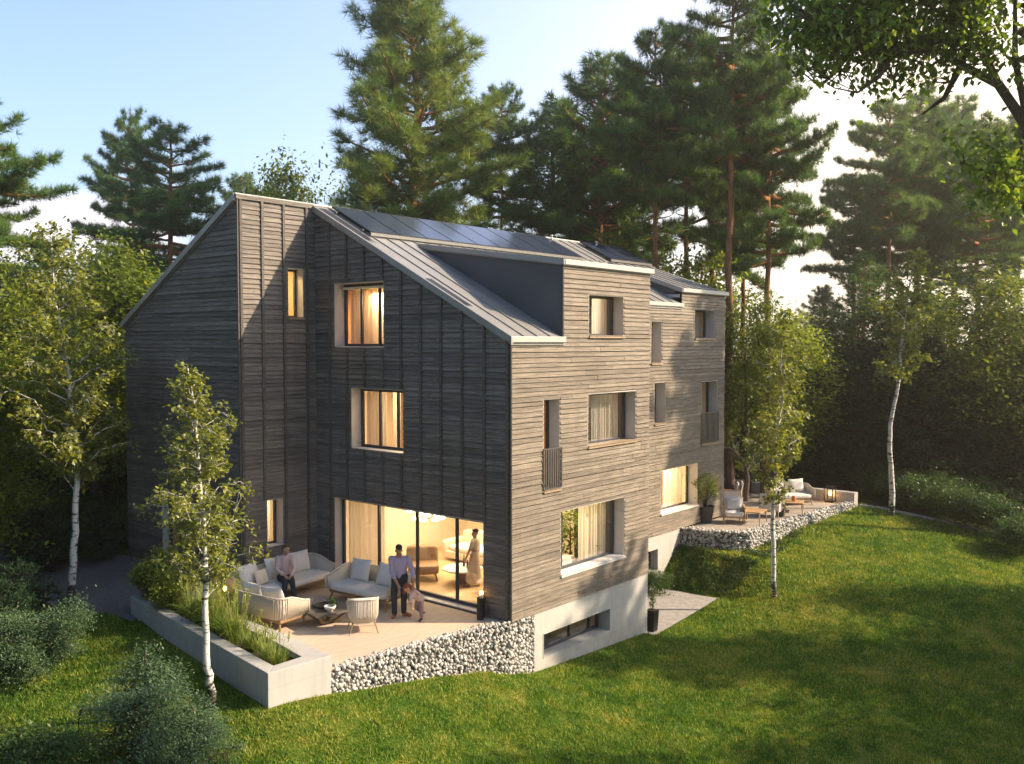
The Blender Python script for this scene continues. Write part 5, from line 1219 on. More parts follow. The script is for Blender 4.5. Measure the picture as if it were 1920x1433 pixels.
# stone terrace: armchairs, sofa, tables, pots and lanterns
G2 = 'teak seats on the stone terrace'
def teak_chair(label, w=.72):
    root = empty('teak_armchair', (0,0,0), 0, label, 'armchair', G2); d = .74
    for sx in (-1,1):
        l = MB(); l.tube([(sx*w*.48,-d*.42,0),(sx*w*.48,-d*.46,.56)], .022, 8); l.build('leg', M['teak_pale'], root)
        l = MB(); l.tube([(sx*w*.46,d*.46,0),(sx*w*.48,d*.40,.56)], .022, 8); l.build('leg', M['teak_pale'], root)
        a = MB(); a.box(sx*w*.48-.035,-d*.48,.55,sx*w*.48+.035,d*.46,.59); a.build('armrest', M['teak_pale'], root, bevel=.01)
        p = MB(); p.box(sx*w*.48-.012,-d*.40,.22,sx*w*.48+.012,d*.40,.545); p.build('side_panel', M['cushion'], root, bevel=.01)
    f = MB(); f.box(-w*.47,-d*.43,.20,w*.47,d*.42,.26); f.build('seat_frame', M['teak_pale'], root, bevel=.01)
    b = MB(); b.hexa([(-w*.47,d*.36,.24),(w*.47,d*.36,.24),(w*.47,d*.44,.24),(-w*.47,d*.44,.24),(-w*.44,d*.50,.86),(w*.44,d*.50,.86),(w*.44,d*.56,.84),(-w*.44,d*.56,.84)]); b.build('backrest', M['cushion'], root, bevel=.04)
    c = MB(); cushion(c, -w*.44,-d*.50,w*.44,d*.34,.25,.42); c.build('seat_cushion', M['cushion'], root, smooth=True)
    c = MB(); pillow(c, (0,d*.24,.62), .56,.44,.18, Euler((R(-14),0,0)).to_matrix()); c.build('back_cushion', M['cushion'], root, smooth=True)
    return root
ch = setat(teak_chair('teak armchair nearest the potted tree with its back to the house wall'), *gp(1376,980), -60)
x, y = gp(1372,944); dup(ch, (x,y,0), R(-150), 1.0, 'armchair behind the potted tree at the far house corner')
x, y = gp(1447,968); dup(ch, (x,y,0), R(96), 1.0, 'armchair with its curved back to the slim birch trunk')
s2 = sofa('teak_sofa', 1.75, .85, 'white cushioned sofa behind the slim birch on the stone terrace', 2, 'sofa', group=G2, pale=True); x, y = gp(1478,945); setat(s2, x, y, -38)
def teak_table(name, x, y, w, d, h, rz, label):
    root = empty(name, (x,y,0), R(rz), label, 'table', 'small teak tables on the stone terrace')
    MB().box(-w/2,-d/2,h-.035,w/2,d/2,h).build('tabletop', M['teak_pale'], root, bevel=.012)
    for sx in (-1,1):
        for sy in (-1,1): MB().tube([(sx*(w/2-.05),sy*(d/2-.05),h-.035),(sx*(w/2-.02),sy*(d/2-.02),0)], [.024,.018], 8).build('leg', M['teak_pale'], root)
    return root
x, y = gp(1412,980); teak_table('teak_table', x, y, .85, .75, .44, 8, 'square teak table beside the armchair nearest the potted tree')
x, y = gp(1488,958); teak_table('teak_table', x, y, .80, .7, .36, 20, 'low teak table with an orange cup before the white sofa')
o = MB().lathe([(.05,0),(.075,.04),(.08,.16),(.06,.2),(.05,.2),(.05,.05)], 16).build('orange_cup', M['terracotta'], smooth=True); setat(o, x, y, 0, .361); tag(o, 'orange glazed cup on the low teak table', 'cup')

def pot(root, r0, r1, h, mat=M['potdark']):
    MB().lathe([(r0,0),(r1,h),(r1*.88,h),(r1*.84,h-.06)], 24).build('pot', mat, root, smooth=False)
    MB().lathe([(r1*.84,h-.09),(r1*.84,h-.06),(.01,h-.05)], 20).build('soil', M['soil'], root)
def pot_tree(x, y, h0, H, cr, label, seed, leafm):
    root = empty('potted_tree', (x,y,0), 0, label, 'potted tree', 'potted greenery on the stone terrace'); pot(root, h0*.36,h0*.55,h0)
    rng = np.random.default_rng(seed); w = MB(); lp = []
    for i in range(5):
        a = i*1.256; p = [np.array([.03*math.cos(a),.03*math.sin(a),h0-.08]), np.array([.05*math.cos(a),.05*math.sin(a),h0+.35*(H-h0-cr)]), np.array([cr*.5*math.cos(a),cr*.5*math.sin(a),H-cr*.9])]; w.tube(p, [.026,.02,.01], 6); lp.append(p[-1])
    C = blob_points(rng, 110, [(0,0,H-cr*.72,cr,cr,cr*.74)], -.05, 2.2, .75, 4)
    for c in C[:60]: w.tube([lp[int(np.argmin([np.linalg.norm(c-q) for q in lp]))], c], [.008,.004], 3)
    w.build('trunk', M['bark'], root, smooth=True)
    P = np.repeat(C,22,0)+rng.normal(0,.075,(110*22,3)); V, F, rn = leaves(rng, P, .075); np_mesh('crown', V, F, M[leafm], rn, root); return root
x, y = gp(1322,980); pot_tree(x, y, .58, 1.75, .64, 'round-headed potted tree in a dark pot before the glowing far window', 8, 'leaf_gold')
x, y = gp(1383,912); pot_tree(x, y, .5, 1.3, .45, 'dark green potted bush at the far corner of the house', 9, 'shrub_green')
x, y = gp(1462,968); root = empty('potted_plant', (x,y,0), 0, 'low potted plant at the foot of the curved armchair', 'plant', 'potted greenery on the stone terrace'); pot(root,.12,.17,.26)
V, F, rn = leaves(rng0, rng0.normal(0,.12,(420,3))*np.array([1,1,1.2])+np.array([0,0,.45]), .08); np_mesh('foliage', V, F, M['shrub_green'], rn, root)
def lantern(x, y, h, label):
    root = empty('lantern', (x,y,0), 0, label, 'lantern', 'candle lanterns on the stone terrace'); w = h*.26
    f = MB(); f.box(-w,-w,0,w,w,.03); f.box(-w,-w,h-.04,w,w,h)
    for sx in (-1,1):
        for sy in (-1,1): f.box(sx*w-.014,sy*w-.014,.03,sx*w+.014,sy*w+.014,h-.04)
    f.tube([(w*.5*math.cos(q),0,h+w*.5*math.sin(q)) for q in np.linspace(0,math.pi,8)], .008, 5); f.build('frame', M['black'], root)
    MB().lathe([(.05,.03),(.05,h*.42),(.005,h*.43)], 12).build('candle', M['candle'], root, smooth=True)
    MB().ell((0,0,h*.52),(.045,.045,.10),10,8).build('flame', M['flame'], root, smooth=True)
    l = bpy.data.lights.new('candle_light','POINT'); l.energy = 9; l.color = (1,.5,.16); l.shadow_soft_size = .05; q = bpy.data.objects.new('candle_light', l); COL.objects.link(q); q.parent = root; q.location = (0,0,h*.62); return root
x, y = gp(1556,941); lantern(x, y, .62, 'black candle lantern glowing beside the low concrete wall')
x, y = gp(1405,922); lantern(x, y, .45, 'candle lantern glowing far back beside the potted bush')
lw = MB(); lw.hexa([(20.11,-.42,-.5),(20.42,-.45,-.6),(20.42,5.4,-.5),(20.11,5.4,-.5),(20.11,-.42,.42),(20.42,-.45,.42),(20.42,5.4,.42),(20.11,5.4,.42)])
tag(lw.build('low_wall', M['concrete_grey'], bevel=.01), 'low concrete parapet wall closing the far end of the stone terrace', 'wall')
# basement yard: slim black planter and a bushy plant
pl = empty('tall_planter', (5.62,-.18,-1.64), 0, 'slim black planter with a leafy sprig at the basement corner', 'planter')
pl.location = (6.0,.0,-1.64)
MB().hexa([(-.11,-.11,0),(.11,-.11,0),(.11,.11,0),(-.11,.11,0),(-.14,-.14,.58),(.14,-.14,.58),(.14,.14,.58),(-.14,.14,.58)]).build('pot', M['black'], pl, bevel=.01)
V, F, rn = leaves(rng0, rng0.normal(0,1,(150,3))*np.array([.06,.06,.16])+np.array([0,0,.84]), .075); np_mesh('foliage', V, F, M['shrub_green'], rn, pl)
st_ = MB(); st_.tube([(0,0,.5),(.02,.01,.75),(-.02,0,1.05)], [.012,.01,.005], 5); st_.build('stem', M['bark'], pl)
sy = dup(sA, (9.35,1.85,-1.64), 1.0, .62, 'bright bushy plant against the far basement wall'); sy['group'] = 'plants in the basement yard'

# ---------------------------------------------------------------- ground floor interior
def in_sofa(x, y, rz, w, d, label):
    root = empty('indoor_sofa', (x,y,.02), R(rz), label, 'sofa')
    MB().box(-w/2,-d/2,.08,w/2,d/2,.30).build('base', M['cream'], root, bevel=.04)
    c = MB(); cushion(c, -w*.46,-d*.5,w*.46,d*.25,.28,.46); c.build('seat_cushion', M['cushion'], root, smooth=True)
    b = MB(); cushion(b, -w*.5,d*.22,w*.5,d*.52,.25,.80); b.build('backrest', M['cream'], root, smooth=True)
    for sx in (-1,1):
        a = MB(); cushion(a, sx*w*.5-.10,-d*.5,sx*w*.5+.10,d*.45,.1,.58); a.build('armrest', M['cream'], root, smooth=True)
    return root
in_sofa(3.7, 3.9, -90, 2.6, 1.0, 'long pale sofa inside the lit living room')
in_sofa(2.6, 1.15, 180, 1.7, .9, 'pale sofa inside behind the big facade window')
it = empty('indoor_table', (1.75,3.1,.02), R(20), 'low pale coffee table with bottles inside the living room', 'coffee table')
MB().lathe([(.48,.34),(.52,.36),(.52,.39),(.01,.395)], 28).build('tabletop', M['white'], it, smooth=False)
MB().lathe([(.20,0),(.14,.1),(.12,.34)], 18).build('pedestal', M['teak'], it)
for i, (dx, dy, h) in enumerate([(.1,.05,.30),(-.08,.12,.26),(.02,-.15,.22)]):
    o = MB().lathe([(.035,0),(.037,h*.55),(.014,h*.72),(.013,h)], 12).build('bottle', M['potdark'], smooth=True); setat(o, 1.75+dx, 3.1+dy, 0, .42); tag(o, 'dark bottle on the round indoor table', 'bottle', 'bottles on the indoor table')
ar = empty('indoor_armchair', (1.35,4.15,.02), R(-40), 'brown armchair inside behind the standing man', 'armchair')
c = MB(); cushion(c, -.4,-.4,.4,.4,.18,.44); c.build('seat_cushion', M['teak'], ar, smooth=True)
b = MB(); cushion(b, -.42,.22,.42,.46,.18,.82); b.build('backrest', M['teak'], ar, smooth=True)
l = MB()
for sx in (-.3,.3):
    for s_y in (-.3,.3): l.tube([(sx,s_y,.2),(sx*1.15,s_y*1.15,0)], .02, 6)
l.build('leg_frame', M['black'], ar)
chd = empty('chandelier', (1.15,3.75,1.82), 0, 'two-tier ring chandelier of glowing glass discs in the living room', 'chandelier')
c = MB()
c.tube([(0,0,.0),(0,0,.62)], .012, 6); c.lathe([(.09,.58),(.09,.62)], 14)
for rr_, zz, nn in ((.50,.12,9),(.34,-.10,7)):
    c.tube([(rr_*math.cos(q),rr_*math.sin(q),zz+.05) for q in np.linspace(0,2*math.pi,25)[:-1]], .012, 6, closed=True)
c.build('frame', M['teak'], chd)
for rr_, zz, nn in ((.50,.12,9),(.34,-.10,7)):
    for i in range(nn):
        q = 2*math.pi*i/nn; MB().ell((rr_*math.cos(q),rr_*math.sin(q),zz),(.105,.105,.04),14,8).build('shade', M['lampglow'], chd, smooth=True)
pi_ = empty('indoor_plant', (4.25,1.5,.02), 0, 'bushy indoor plant in an orange pot behind the big facade window', 'plant')
MB().lathe([(.16,0),(.22,.4),(.19,.4),(.18,.34)], 20).build('pot', M['terracotta'], pi_, smooth=True)
V, F, rn = leaves(rng0, rng0.normal(0,1,(900,3))*np.array([.36,.36,.38])+np.array([0,0,1.25]), .13); np_mesh('foliage', V, F, M['leaf'], rn, pi_)
MB().tube([(0,0,.3),(.03,0,1.2)], [.03,.02], 6).build('stem', M['bark'], pi_)
tb = empty('side_table', (2.75,2.1,.02), 0, 'round wooden side table inside by the facade window', 'table')
MB().lathe([(.30,.46),(.32,.48),(.32,.50),(.01,.505)], 22).build('tabletop', M['teak_pale'], tb); MB().lathe([(.16,0),(.03,.05),(.03,.46)], 14).build('pedestal', M['teak'], tb)
o = MB().lathe([(.08,0),(.13,.1),(.10,.22),(.05,.26),(.04,.26)], 18).build('orange_vase', M['terracotta'], smooth=True); setat(o, 2.75, 2.1, 0, .525); tag(o, 'round orange vase on the indoor side table', 'vase')

# ---------------------------------------------------------------- people
def blob(name, prims, mat, parent, voxel=.012, smooth=6):
    mb = MB()
    for p in prims:
        if p[0] == 'c': mb.cone(p[1], p[2], p[3], p[4], 12)
        else: mb.ell(p[1], p[2], 14, 10, 0, Euler(p[3]).to_matrix() if len(p) > 3 else None)
    o = mb.build(name, mat, parent, smooth=True)
    r = o.modifiers.new('remesh','REMESH'); r.mode = 'VOXEL'; r.voxel_size = voxel; r.use_smooth_shade = True
    s = o.modifiers.new('smooth','SMOOTH'); s.iterations = smooth; s.factor = .5
    return o
def lerp(a, b, f): return tuple(np.array(a)*(1-f)+np.array(b)*f)
def hand(wrist, d, side, up=(0,0,1), s=1.0, curl=.5):
    """palm, four bent fingers of unequal length and a thumb leaving the palm's side"""
    w = np.array(wrist, float); d = unit(np.array(d,float)); n = unit(np.array(up,float)-d*np.dot(up,d)); t = np.cross(d, n)*side; out = [('c', tuple(w-d*.02*s), tuple(w+d*.07*s), .026*s, .036*s)]
    for i, (o, L) in enumerate([(-.030,.062),(-.010,.074),(.011,.070),(.030,.054)]):
        a = w+d*.075*s+t*o*s; b = a+(d*(1-.3*curl)-n*.35*curl)*L*.55*s; c = b+(d*(1-curl)-n*curl)*L*.5*s
        out += [('c',tuple(a),tuple(b),.0100*s,.0092*s),('c',tuple(b),tuple(c),.0092*s,.0078*s)]
    a = w+d*.025*s-t*.028*s; b = a+(d*.6-t*.7)*.045*s; c = b+(d*.85-t*.2-n*.2)*.035*s
    return out+[('c',tuple(a),tuple(b),.0125*s,.011*s),('c',tuple(b),tuple(c),.011*s,.009*s)]
def head(c, f, s=1.0, tilt=0.0):
    """skull, face, nose, brow, chin, ears around centre c, looking along f (horizontal) tilted down by tilt"""
    f = unit(np.array([f[0],f[1],0.0])); sd = np.array([-f[1],f[0],0]); fd = f*math.cos(tilt)-np.array([0,0,math.sin(tilt)]); up = np.cross(fd, sd)*1.0
    if up[2] < 0: up = -up
    az = math.atan2(f[1], f[0])-math.pi/2; c = np.array(c,float); e = (-tilt,0,az)
    E = lambda o, r: ('e', tuple(c+fd*o[0]*s+sd*o[1]*s+up*o[2]*s), tuple(np.array(r)*s), (-tilt,0,az))
    pr = [E((-.012,0,.02),(.074,.094,.088)), E((.022,0,-.042),(.056,.062,.066)), E((.058,0,-.088),(.028,.026,.024)), E((.094,0,-.018),(.013,.020,.022)), E((.078,0,.018),(.050,.016,.012)), E((.080,0,-.055),(.022,.014,.010)), E((-.005,.078,-.012),(.010,.020,.030)), E((-.005,-.078,-.012),(.010,.020,.030))]
    hair = [E((-.030,0,.040),(.081,.086,.082)), E((-.055,0,-.005),(.070,.050,.065)), E((.02,0,.082),(.062,.062,.030))]
    eyes = [(E((.083,.031,-.004),(.012,.008,.007))), (E((.083,-.031,-.004),(.012,.008,.007)))]
    return pr, hair, eyes
def facebits(eyes, parent):
    m = MB()
    for e in eyes: m.ell(e[1], e[2], 10, 8, 0, Euler(e[3]).to_matrix())
    m.build('eyes', M['hair'], parent, smooth=True)
def person(px, py, label, group=None, z=0.0, at=None):
    x, y = at if at else gp(px, py, z); return empty('person', (x,y,z), YAW-math.pi/2, label, 'person', group)
# local frame: +x picture right, +y away from the drone, +z up
# man bending over the child
p = person(749, 1157, 'man in a lilac shirt and dark trousers bending over a child')
hd = (.015,-.16,1.555); f = (.35,-1)
pr, hr, ey = head(hd, f, 1.04, R(34))
neck = (.01,-.02,1.40); shl, shr = (-.185,.0,1.345), (.20,.0,1.355); ell_, elr = (-.17,-.05,1.05), (.31,-.06,1.07); wl, wr = (.0,-.24,.80), (.34,-.24,.80)
hipL, hipR = (-.085,.05,.93), (.09,.05,.93); kL, kR = (-.12,.0,.50), (.10,.02,.50); aL, aR = (-.115,.03,.09), (.085,.12,.09)
body = pr+[('c',(0,.02,1.32),lerp(neck,hd,.6),.06,.056),('c',(0,.04,1.28),(0,.06,.98),.115,.11)]
body += [('c',lerp(ell_,wl,.1),wl,.043,.029),('c',lerp(elr,wr,.1),wr,.043,.029)]+hand(wl,(.45,-.45,-.75),1,(.6,.6,0),1.0)+hand(wr,(-.10,-.4,-.9),-1,(-.6,.6,.1),1.0)
for a, kx, ank in ((hipL,kL,aL),(hipR,kR,aR)): body += [('c',a,kx,.085,.058),('c',kx,ank,.056,.04)]
blob('body', body, M['skin_dark'], p, .011, 5); facebits(ey, p); blob('hair', [(q[0],tuple(np.array(q[1])+[0,.014,.012]),tuple(np.array(q[2])*.97),q[3]) for q in hr], M['hair'], p, .01, 4)
shirt = [('c',(0,.02,1.25),(0,.06,.955),.125,.125),('c',(-.05,.06,.97),(.05,.06,.97),.118,.118),('c',(-.10,.02,1.30),(.11,.02,1.30),.092,.092),('c',(-.075,.02,1.25),(-.055,.06,.98),.118,.11),('c',(.075,.02,1.25),(.055,.06,.98),.118,.11),('c',shl,ell_,.066,.052),('c',shr,elr,.066,.052),('c',ell_,lerp(ell_,wl,.45),.055,.047),('c',elr,lerp(elr,wr,.45),.055,.047),('c',(0,.01,1.36),(.0,-.02,1.43),.085,.068),('c',(-.13,.0,1.335),(.14,.0,1.335),.070,.070)]
blob('shirt', shirt, M['lilac'], p, .012, 5)
tr = [('c',(-.06,.06,.99),(-.06,.06,.90),.115,.118),('c',(.06,.06,.99),(.06,.06,.90),.115,.118),('c',hipL,kL,.105,.078),('c',hipR,kR,.105,.078),('c',kL,aL,.076,.062),('c',kR,aR,.076,.062)]
blob('trousers', tr, M['jeans'], p, .012, 5)
for n_, a, dv in (('shoe',aL,(-.02,-.20)),('shoe',aR,(.16,-.10))): blob(n_, [('c',(a[0],a[1]+.02,.045),(a[0]+dv[0],a[1]+dv[1],.038),.045,.038),('c',(a[0],a[1],.05),(a[0],a[1],.10),.046,.044)], M['leather'], p, .01, 3)
# child leaning forward in front of him
p = person(788, 1163, 'small child with auburn hair in pink leaning over at the feet of the man')
hd = (-.29,-.02,.735); pr, hr, ey = head(hd, (-.9,-.45), .86, R(58))
hip = (.0,.10,.44); ch_ = (-.14,.02,.60); kn, an = (.02,.02,.25), (.03,-.02,.06); kn2, an2 = (-.10,.14,.24), (.02,.30,.10)
body = pr+[('c',hip,ch_,.075,.075),('c',ch_,lerp(ch_,hd,.7),.042,.04),('c',hip,kn,.055,.04),('c',kn,an,.038,.028),('c',(-.05,.13,.42),kn2,.055,.04),('c',kn2,an2,.038,.028)]
e1, w1 = (.03,-.04,.47), (.07,-.10,.34); e2, w2 = (-.20,-.12,.46), (-.16,-.20,.35); body += [('c',(-.07,-.05,.62),e1,.036,.030),('c',e1,w1,.029,.021),('c',(-.19,.0,.58),e2,.036,.030),('c',e2,w2,.029,.021)]+hand(w1,(.1,-.2,-1),1,(0,1,0),.66)+hand(w2,(.2,-.2,-1),-1,(0,1,0),.66)
blob('body', body, M['skin'], p, .009, 4); facebits(ey, p)
blob('hair', hr+[('c',(-.27,.03,.77),(-.20,.04,.70),.07,.05),('c',(-.30,.02,.78),(-.36,-.02,.62),.06,.03)], M['hair_red'], p, .011, 4)
blob('top', [('c',(.0,.09,.47),ch_,.097,.098),('c',(-.09,-.03,.63),e1,.052,.042),('c',(-.19,.0,.59),e2,.052,.042)], M['pink'], p, .01, 4)
blob('trousers', [('c',hip,(-.03,.11,.40),.092,.09),('c',hip,kn,.072,.054),('c',kn,lerp(kn,an,.8),.052,.042),('c',(-.05,.13,.42),kn2,.072,.054),('c',kn2,lerp(kn2,an2,.8),.052,.042)], M['mauve'], p, .01, 4)
for a, dv in ((an,(-.03,-.11)),(an2,(.03,.06))): blob('shoe', [('c',(a[0],a[1]+.01,a[2]-.02),(a[0]+dv[0],a[1]+dv[1],a[2]-.035),.032,.028)], M['shoe'], p, .008, 3)
# seated person on the long sofa
p = person(0, 0, 'person in a pale pink sweater and dark jeans sitting on the long sofa', at=(-2.08,5.32))
hip = (-.10,.16,.50); ch_ = (-.13,.24,.86); hd = (-.075,.17,1.19); pr, hr, ey = head(hd, (.95,-.5), 1.0, R(4))
kL, kR = (.02,-.36,.53), (.17,-.30,.55); aL, aR = (.0,-.34,.10), (.24,-.30,.10); shl, shr = (-.28,.20,.96), (.05,.22,.97); el, er = (-.25,.0,.72), (.16,.02,.73); wl, wr = (-.02,-.22,.63), (.12,-.24,.62)
body = pr+[('c',(-.12,.23,.98),lerp(ch_,hd,.75),.06,.052),('c',ch_,hip,.12,.12),('c',el,wl,.040,.028),('c',er,wr,.040,.028)]+hand(wl,(.6,-.6,-.2),1,(0,0,1),.95)+hand(wr,(.1,-.8,-.25),-1,(0,0,1),.95)
for h_, k_, a_ in (((-.17,.14,.48),kL,aL),((-.02,.14,.48),kR,aR)): body += [('c',h_,k_,.08,.056),('c',k_,a_,.054,.038)]
blob('body', body, M['skin'], p, .011, 5); facebits(ey, p); blob('hair', hr, M['hair_brown'], p, .012, 4)
blob('sweater', [('c',(-.21,.22,.93),(-.03,.22,.93),.10,.10),('c',(-.12,.23,.90),(-.10,.17,.55),.15,.145),('c',shl,el,.072,.060),('c',shr,er,.072,.060),('c',el,lerp(el,wl,.75),.058,.044),('c',er,lerp(er,wr,.75),.058,.044),('c',(-.12,.22,.98),(-.11,.21,1.04),.085,.062)], M['pink'], p, .012, 5)
blob('jeans', [('c',(-.18,.16,.50),(-.02,.16,.50),.13,.13),('c',(-.17,.14,.49),kL,.10,.075),('c',(-.02,.14,.49),kR,.10,.075),('c',kL,lerp(kL,aL,.85),.073,.056),('c',kR,lerp(kR,aR,.85),.073,.056)], M['jeans'], p, .012, 5)
for a, dv in ((aL,(.0,-.17)),(aR,(.10,-.14))): blob('shoe', [('c',(a[0],a[1]+.02,.045),(a[0]+dv[0],a[1]+dv[1],.038),.042,.035),('c',a,(a[0],a[1],.05),.04,.042)], M['shoe'], p, .01, 3)
# person walking indoors
p = person(884, 1101, 'person in a long cream dress and dark cap walking inside the living room', z=.02); p.scale = (.92,.92,.92)
hd = (.10,.0,1.50); pr, hr, ey = head(hd, (-.95,-.3), 1.0, R(8)); el, er = (-.06,-.06,1.02), (.20,.10,1.04); wl, wr = (-.16,-.12,.80), (.18,.06,.80)
body = pr+[('c',(.10,.03,1.30),lerp((.10,.03,1.30),hd,.7),.055,.05),('c',(.10,.03,1.22),(.09,.03,.95),.11,.11),('c',(.04,-.08,1.27),el,.045,.04),('c',el,wl,.038,.027),('c',(.16,.14,1.27),er,.045,.04),('c',er,wr,.038,.027),('c',(.04,0,.9),(-.06,-.03,.48),.08,.055),('c',(-.06,-.03,.48),(-.08,-.02,.08),.052,.035),('c',(.12,.05,.9),(.14,.05,.48),.08,.055),('c',(.14,.05,.48),(.20,.08,.08),.052,.035)]+hand(wl,(-.3,-.1,-1),1,(1,0,0),.92)+hand(wr,(0,0,-1),-1,(1,0,0),.92)
blob('body', body, M['skin'], p, .012, 5); facebits(ey, p); blob('cap', [(q[0],tuple(np.array(q[1])+[0,0,.02]),tuple(np.array(q[2])*[1.05,1.05,.85]),q[3]) for q in hr[:1]+hr[2:]], M['hair'], p, .012, 4)
blob('dress', [('c',(.10,.03,1.26),(.10,.03,1.0),.125,.105),('c',(.03,-.07,1.28),lerp((.03,-.07,1.28),el,.6),.062,.055),('c',(.17,.13,1.28),lerp((.17,.13,1.28),er,.6),.062,.055),('c',(.09,.03,1.0),(-.04,.0,.22),.11,.13),('c',(.10,.03,1.0),(.14,.05,.20),.11,.15),('c',(.0,.0,.35),(.10,.03,.20),.16,.16)], M['cream'], p, .013, 5)
blob('belt', [('e',(.10,.03,1.02),(.118,.118,.028))], M['hair'], p, .01, 2)
for a, dv in (((-.08,-.02,.06),(-.14,-.03)),((.20,.08,.06),(-.10,-.03))): blob('shoe', [('c',(a[0],a[1],.04),(a[0]+dv[0],a[1]+dv[1],.035),.038,.032)], M['teak'], p, .01, 3)
# ---------------------------------------------------------------- sky, sun, camera
SUN_EL = R(32); SUN_AZ_DIR = np.array([RGT[0], RGT[1]])          # the sun stands square to the right of the view
d = np.array([SUN_AZ_DIR[0]*math.cos(SUN_EL), SUN_AZ_DIR[1]*math.cos(SUN_EL), math.sin(SUN_EL)])
sl = bpy.data.lights.new('sun', 'SUN'); sl.energy = 5.0; sl.angle = R(.6); sl.color = (1,.80,.56)
so = bpy.data.objects.new('sun', sl); COL.objects.link(so); so.location = tuple(d*60); so.rotation_euler = Vector(tuple(d)).to_track_quat('Z','Y').to_euler()
w = bpy.data.worlds.new('World'); SC.world = w; w.use_nodes = True; nt = w.node_tree; nt.nodes.clear()
def wn(t, ins=None, **kw):
    n = nt.nodes.new(t)
    for k, v in kw.items(): setattr(n, k, v)
    for k, v in (ins or {}).items():
        if isinstance(v, bpy.types.NodeSocket): nt.links.new(v, n.inputs[k])
        else: n.inputs[k].default_value = v
    return n
sky = wn('ShaderNodeTexSky', sky_type='NISHITA', sun_disc=False, sun_elevation=SUN_EL, sun_rotation=math.atan2(d[0], d[1]), altitude=200, air_density=1.0, dust_density=2.2, ozone_density=1.0)
dirv = wn('ShaderNodeTexCoord').outputs['Generated']
sep = wn('ShaderNodeSeparateXYZ', {0: dirv}); mth = lambda op, a, b=0.0: wn('ShaderNodeMath', {0: a, 1: b}, operation=op).outputs[0]
# bright thin haze low in the sky towards the sun side
gaz = YAW-R(29); gv = Vector((math.cos(gaz)*math.cos(R(6)), math.sin(gaz)*math.cos(R(6)), math.sin(R(6))))
dot = wn('ShaderNodeVectorMath', {0: dirv, 1: tuple(gv)}, operation='DOT_PRODUCT').outputs['Value']
glow = mth('POWER', mth('MAXIMUM', dot, 0.0), 30.0)
bv = Vector((math.cos(YAW-R(10))*.95, math.sin(YAW-R(10))*.95, .3))
broad = mth('POWER', mth('MAXIMUM', wn('ShaderNodeVectorMath', {0: dirv, 1: tuple(bv)}, operation='DOT_PRODUCT').outputs['Value'], 0.0), 3.0)
hz = mth('POWER', mth('SUBTRACT', 1.0, mth('MINIMUM', mth('ABSOLUTE', sep.outputs[2]), 1.0)), 7.0)
# small clouds low over the left horizon
cv = wn('ShaderNodeMapping', {'Vector': dirv, 'Scale': (2.2,2.2,9.0)}).outputs[0]
cn = wn('ShaderNodeTexNoise', {'Vector': cv, 'Scale': 1.7, 'Detail': 6, 'Roughness': .55}).outputs['Fac']
laz = YAW+R(26); cl = Vector((math.cos(laz), math.sin(laz), 0)); ll = Vector((-math.sin(laz), math.cos(laz), 0))
dp = lambda v: wn('ShaderNodeVectorMath', {0: dirv, 1: tuple(v)}, operation='DOT_PRODUCT').outputs['Value']
sq = lambda x, c0, r0: mth('POWER', mth('ABSOLUTE', mth('DIVIDE', mth('SUBTRACT', x, c0), r0)), 2.0)
blob_ = mth('ADD', mth('SUBTRACT', mth('SUBTRACT', 1.0, sq(dp(ll), 0.0, .11)), sq(sep.outputs[2], .105, .045)), mth('MULTIPLY', mth('SUBTRACT', cn, .5), 2.4))
cm = mth('MULTIPLY', wn('ShaderNodeMapRange', {0: blob_, 1: .0, 2: .9}, interpolation_type='SMOOTHSTEP').outputs[0], mth('GREATER_THAN', dp(cl), .8))
def mix(f, a, b, mode='MIX'):
    n = wn('ShaderNodeMix', data_type='RGBA', blend_type=mode)
    for i, v in ((0,f),(6,a),(7,b)):
        if isinstance(v, bpy.types.NodeSocket): nt.links.new(v, n.inputs[i])
        else: n.inputs[i].default_value = v
    return n.outputs[2]
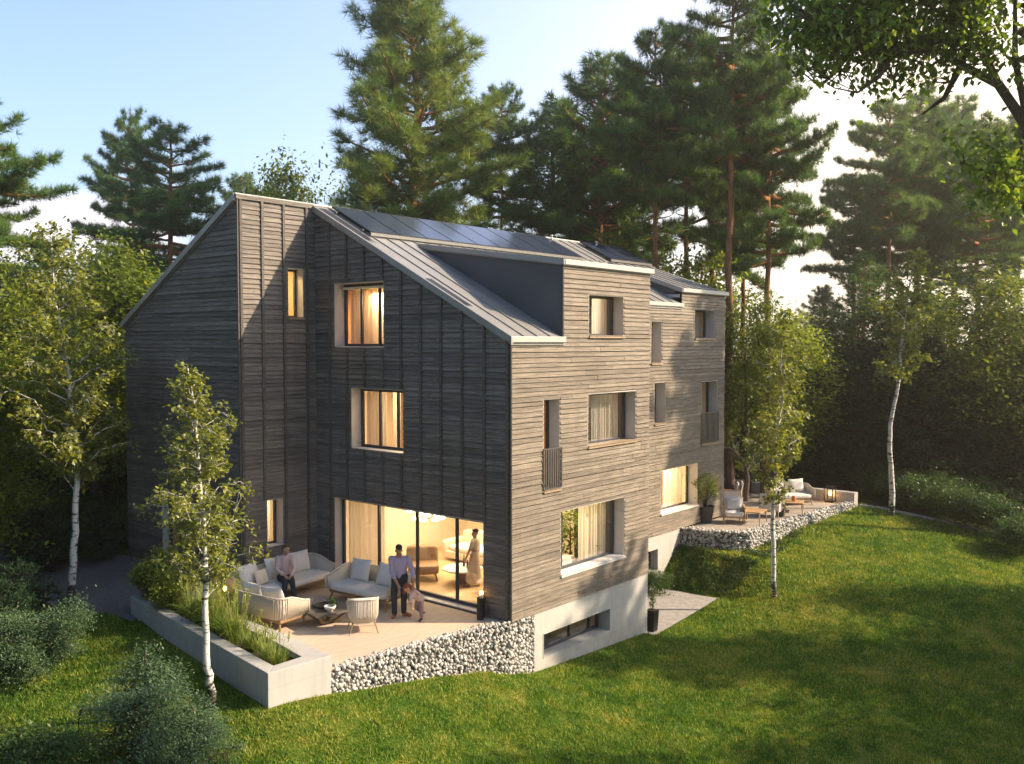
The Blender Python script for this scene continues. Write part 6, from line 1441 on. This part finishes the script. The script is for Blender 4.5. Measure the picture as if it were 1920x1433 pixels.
c = mix(1.0, sky.outputs[0], (SKYT[0],SKYT[1],SKYT[2],1), 'MULTIPLY')
c = mix(mth('MULTIPLY', hz, .30), c, (5.6,5.2,5.4,1))
c = mix(mth('MULTIPLY', cm, .85), c, (6.3,5.5,5.4,1))
c = mix(mth('MINIMUM', mth('MULTIPLY', glow, 1.5), 1.0), c, (5.4,4.75,3.55,1))
c = mix(1.0, c, wn('ShaderNodeVectorMath', {0: (3.0,2.0,.9), 'Scale': mth('POWER', mth('MAXIMUM', dot, 0.0), 9.0)}, operation='SCALE').outputs[0], 'ADD')
c = mix(1.0, c, wn('ShaderNodeVectorMath', {0: (.90,1.10,1.75), 'Scale': broad}, operation='SCALE').outputs[0], 'ADD')
bg = wn('ShaderNodeBackground', {'Color': c, 'Strength': SKYS}); nt.links.new(bg.outputs[0], wn('ShaderNodeOutputWorld').inputs[0])

cam = bpy.data.cameras.new('camera'); co = bpy.data.objects.new('camera', cam); COL.objects.link(co)
co.location = tuple(CAM); co.rotation_euler = (math.pi/2-PITCH, 0, YAW-math.pi/2); cam.sensor_width = 36; cam.lens = 36*FPX/1920; cam.clip_end = 2000; cam.clip_start = .1
SC.camera = co
if HAZE:
    hb = MB(); hb.box(-440,-440,-9,440,440,27); t = NT('haze_air')
    pv_ = t.n('ShaderNodeVolumePrincipled', {'Color': (1.0,.90,.74,1), 'Density': HAZE, 'Anisotropy': .75}); t.t.links.new(pv_.outputs[0], t.out.inputs['Volume'])
    tag(hb.build('haze', t.mat), 'thin warm evening haze between the trees', None, kind='stuff')
SC.view_settings.view_transform = 'Standard'; SC.view_settings.look = 'None'; SC.view_settings.exposure = EXPO; SC.view_settings.gamma = 1.0
SC.render.engine = 'CYCLES'; cy = SC.cycles; cy.use_denoising = True; cy.max_bounces = 8; cy.diffuse_bounces = 4; cy.glossy_bounces = 3; cy.transmission_bounces = 4; cy.transparent_max_bounces = 12; cy.caustics_reflective = False; cy.caustics_refractive = False; cy.sample_clamp_indirect = 6.0; cy.use_adaptive_sampling = True; cy.adaptive_threshold = .02
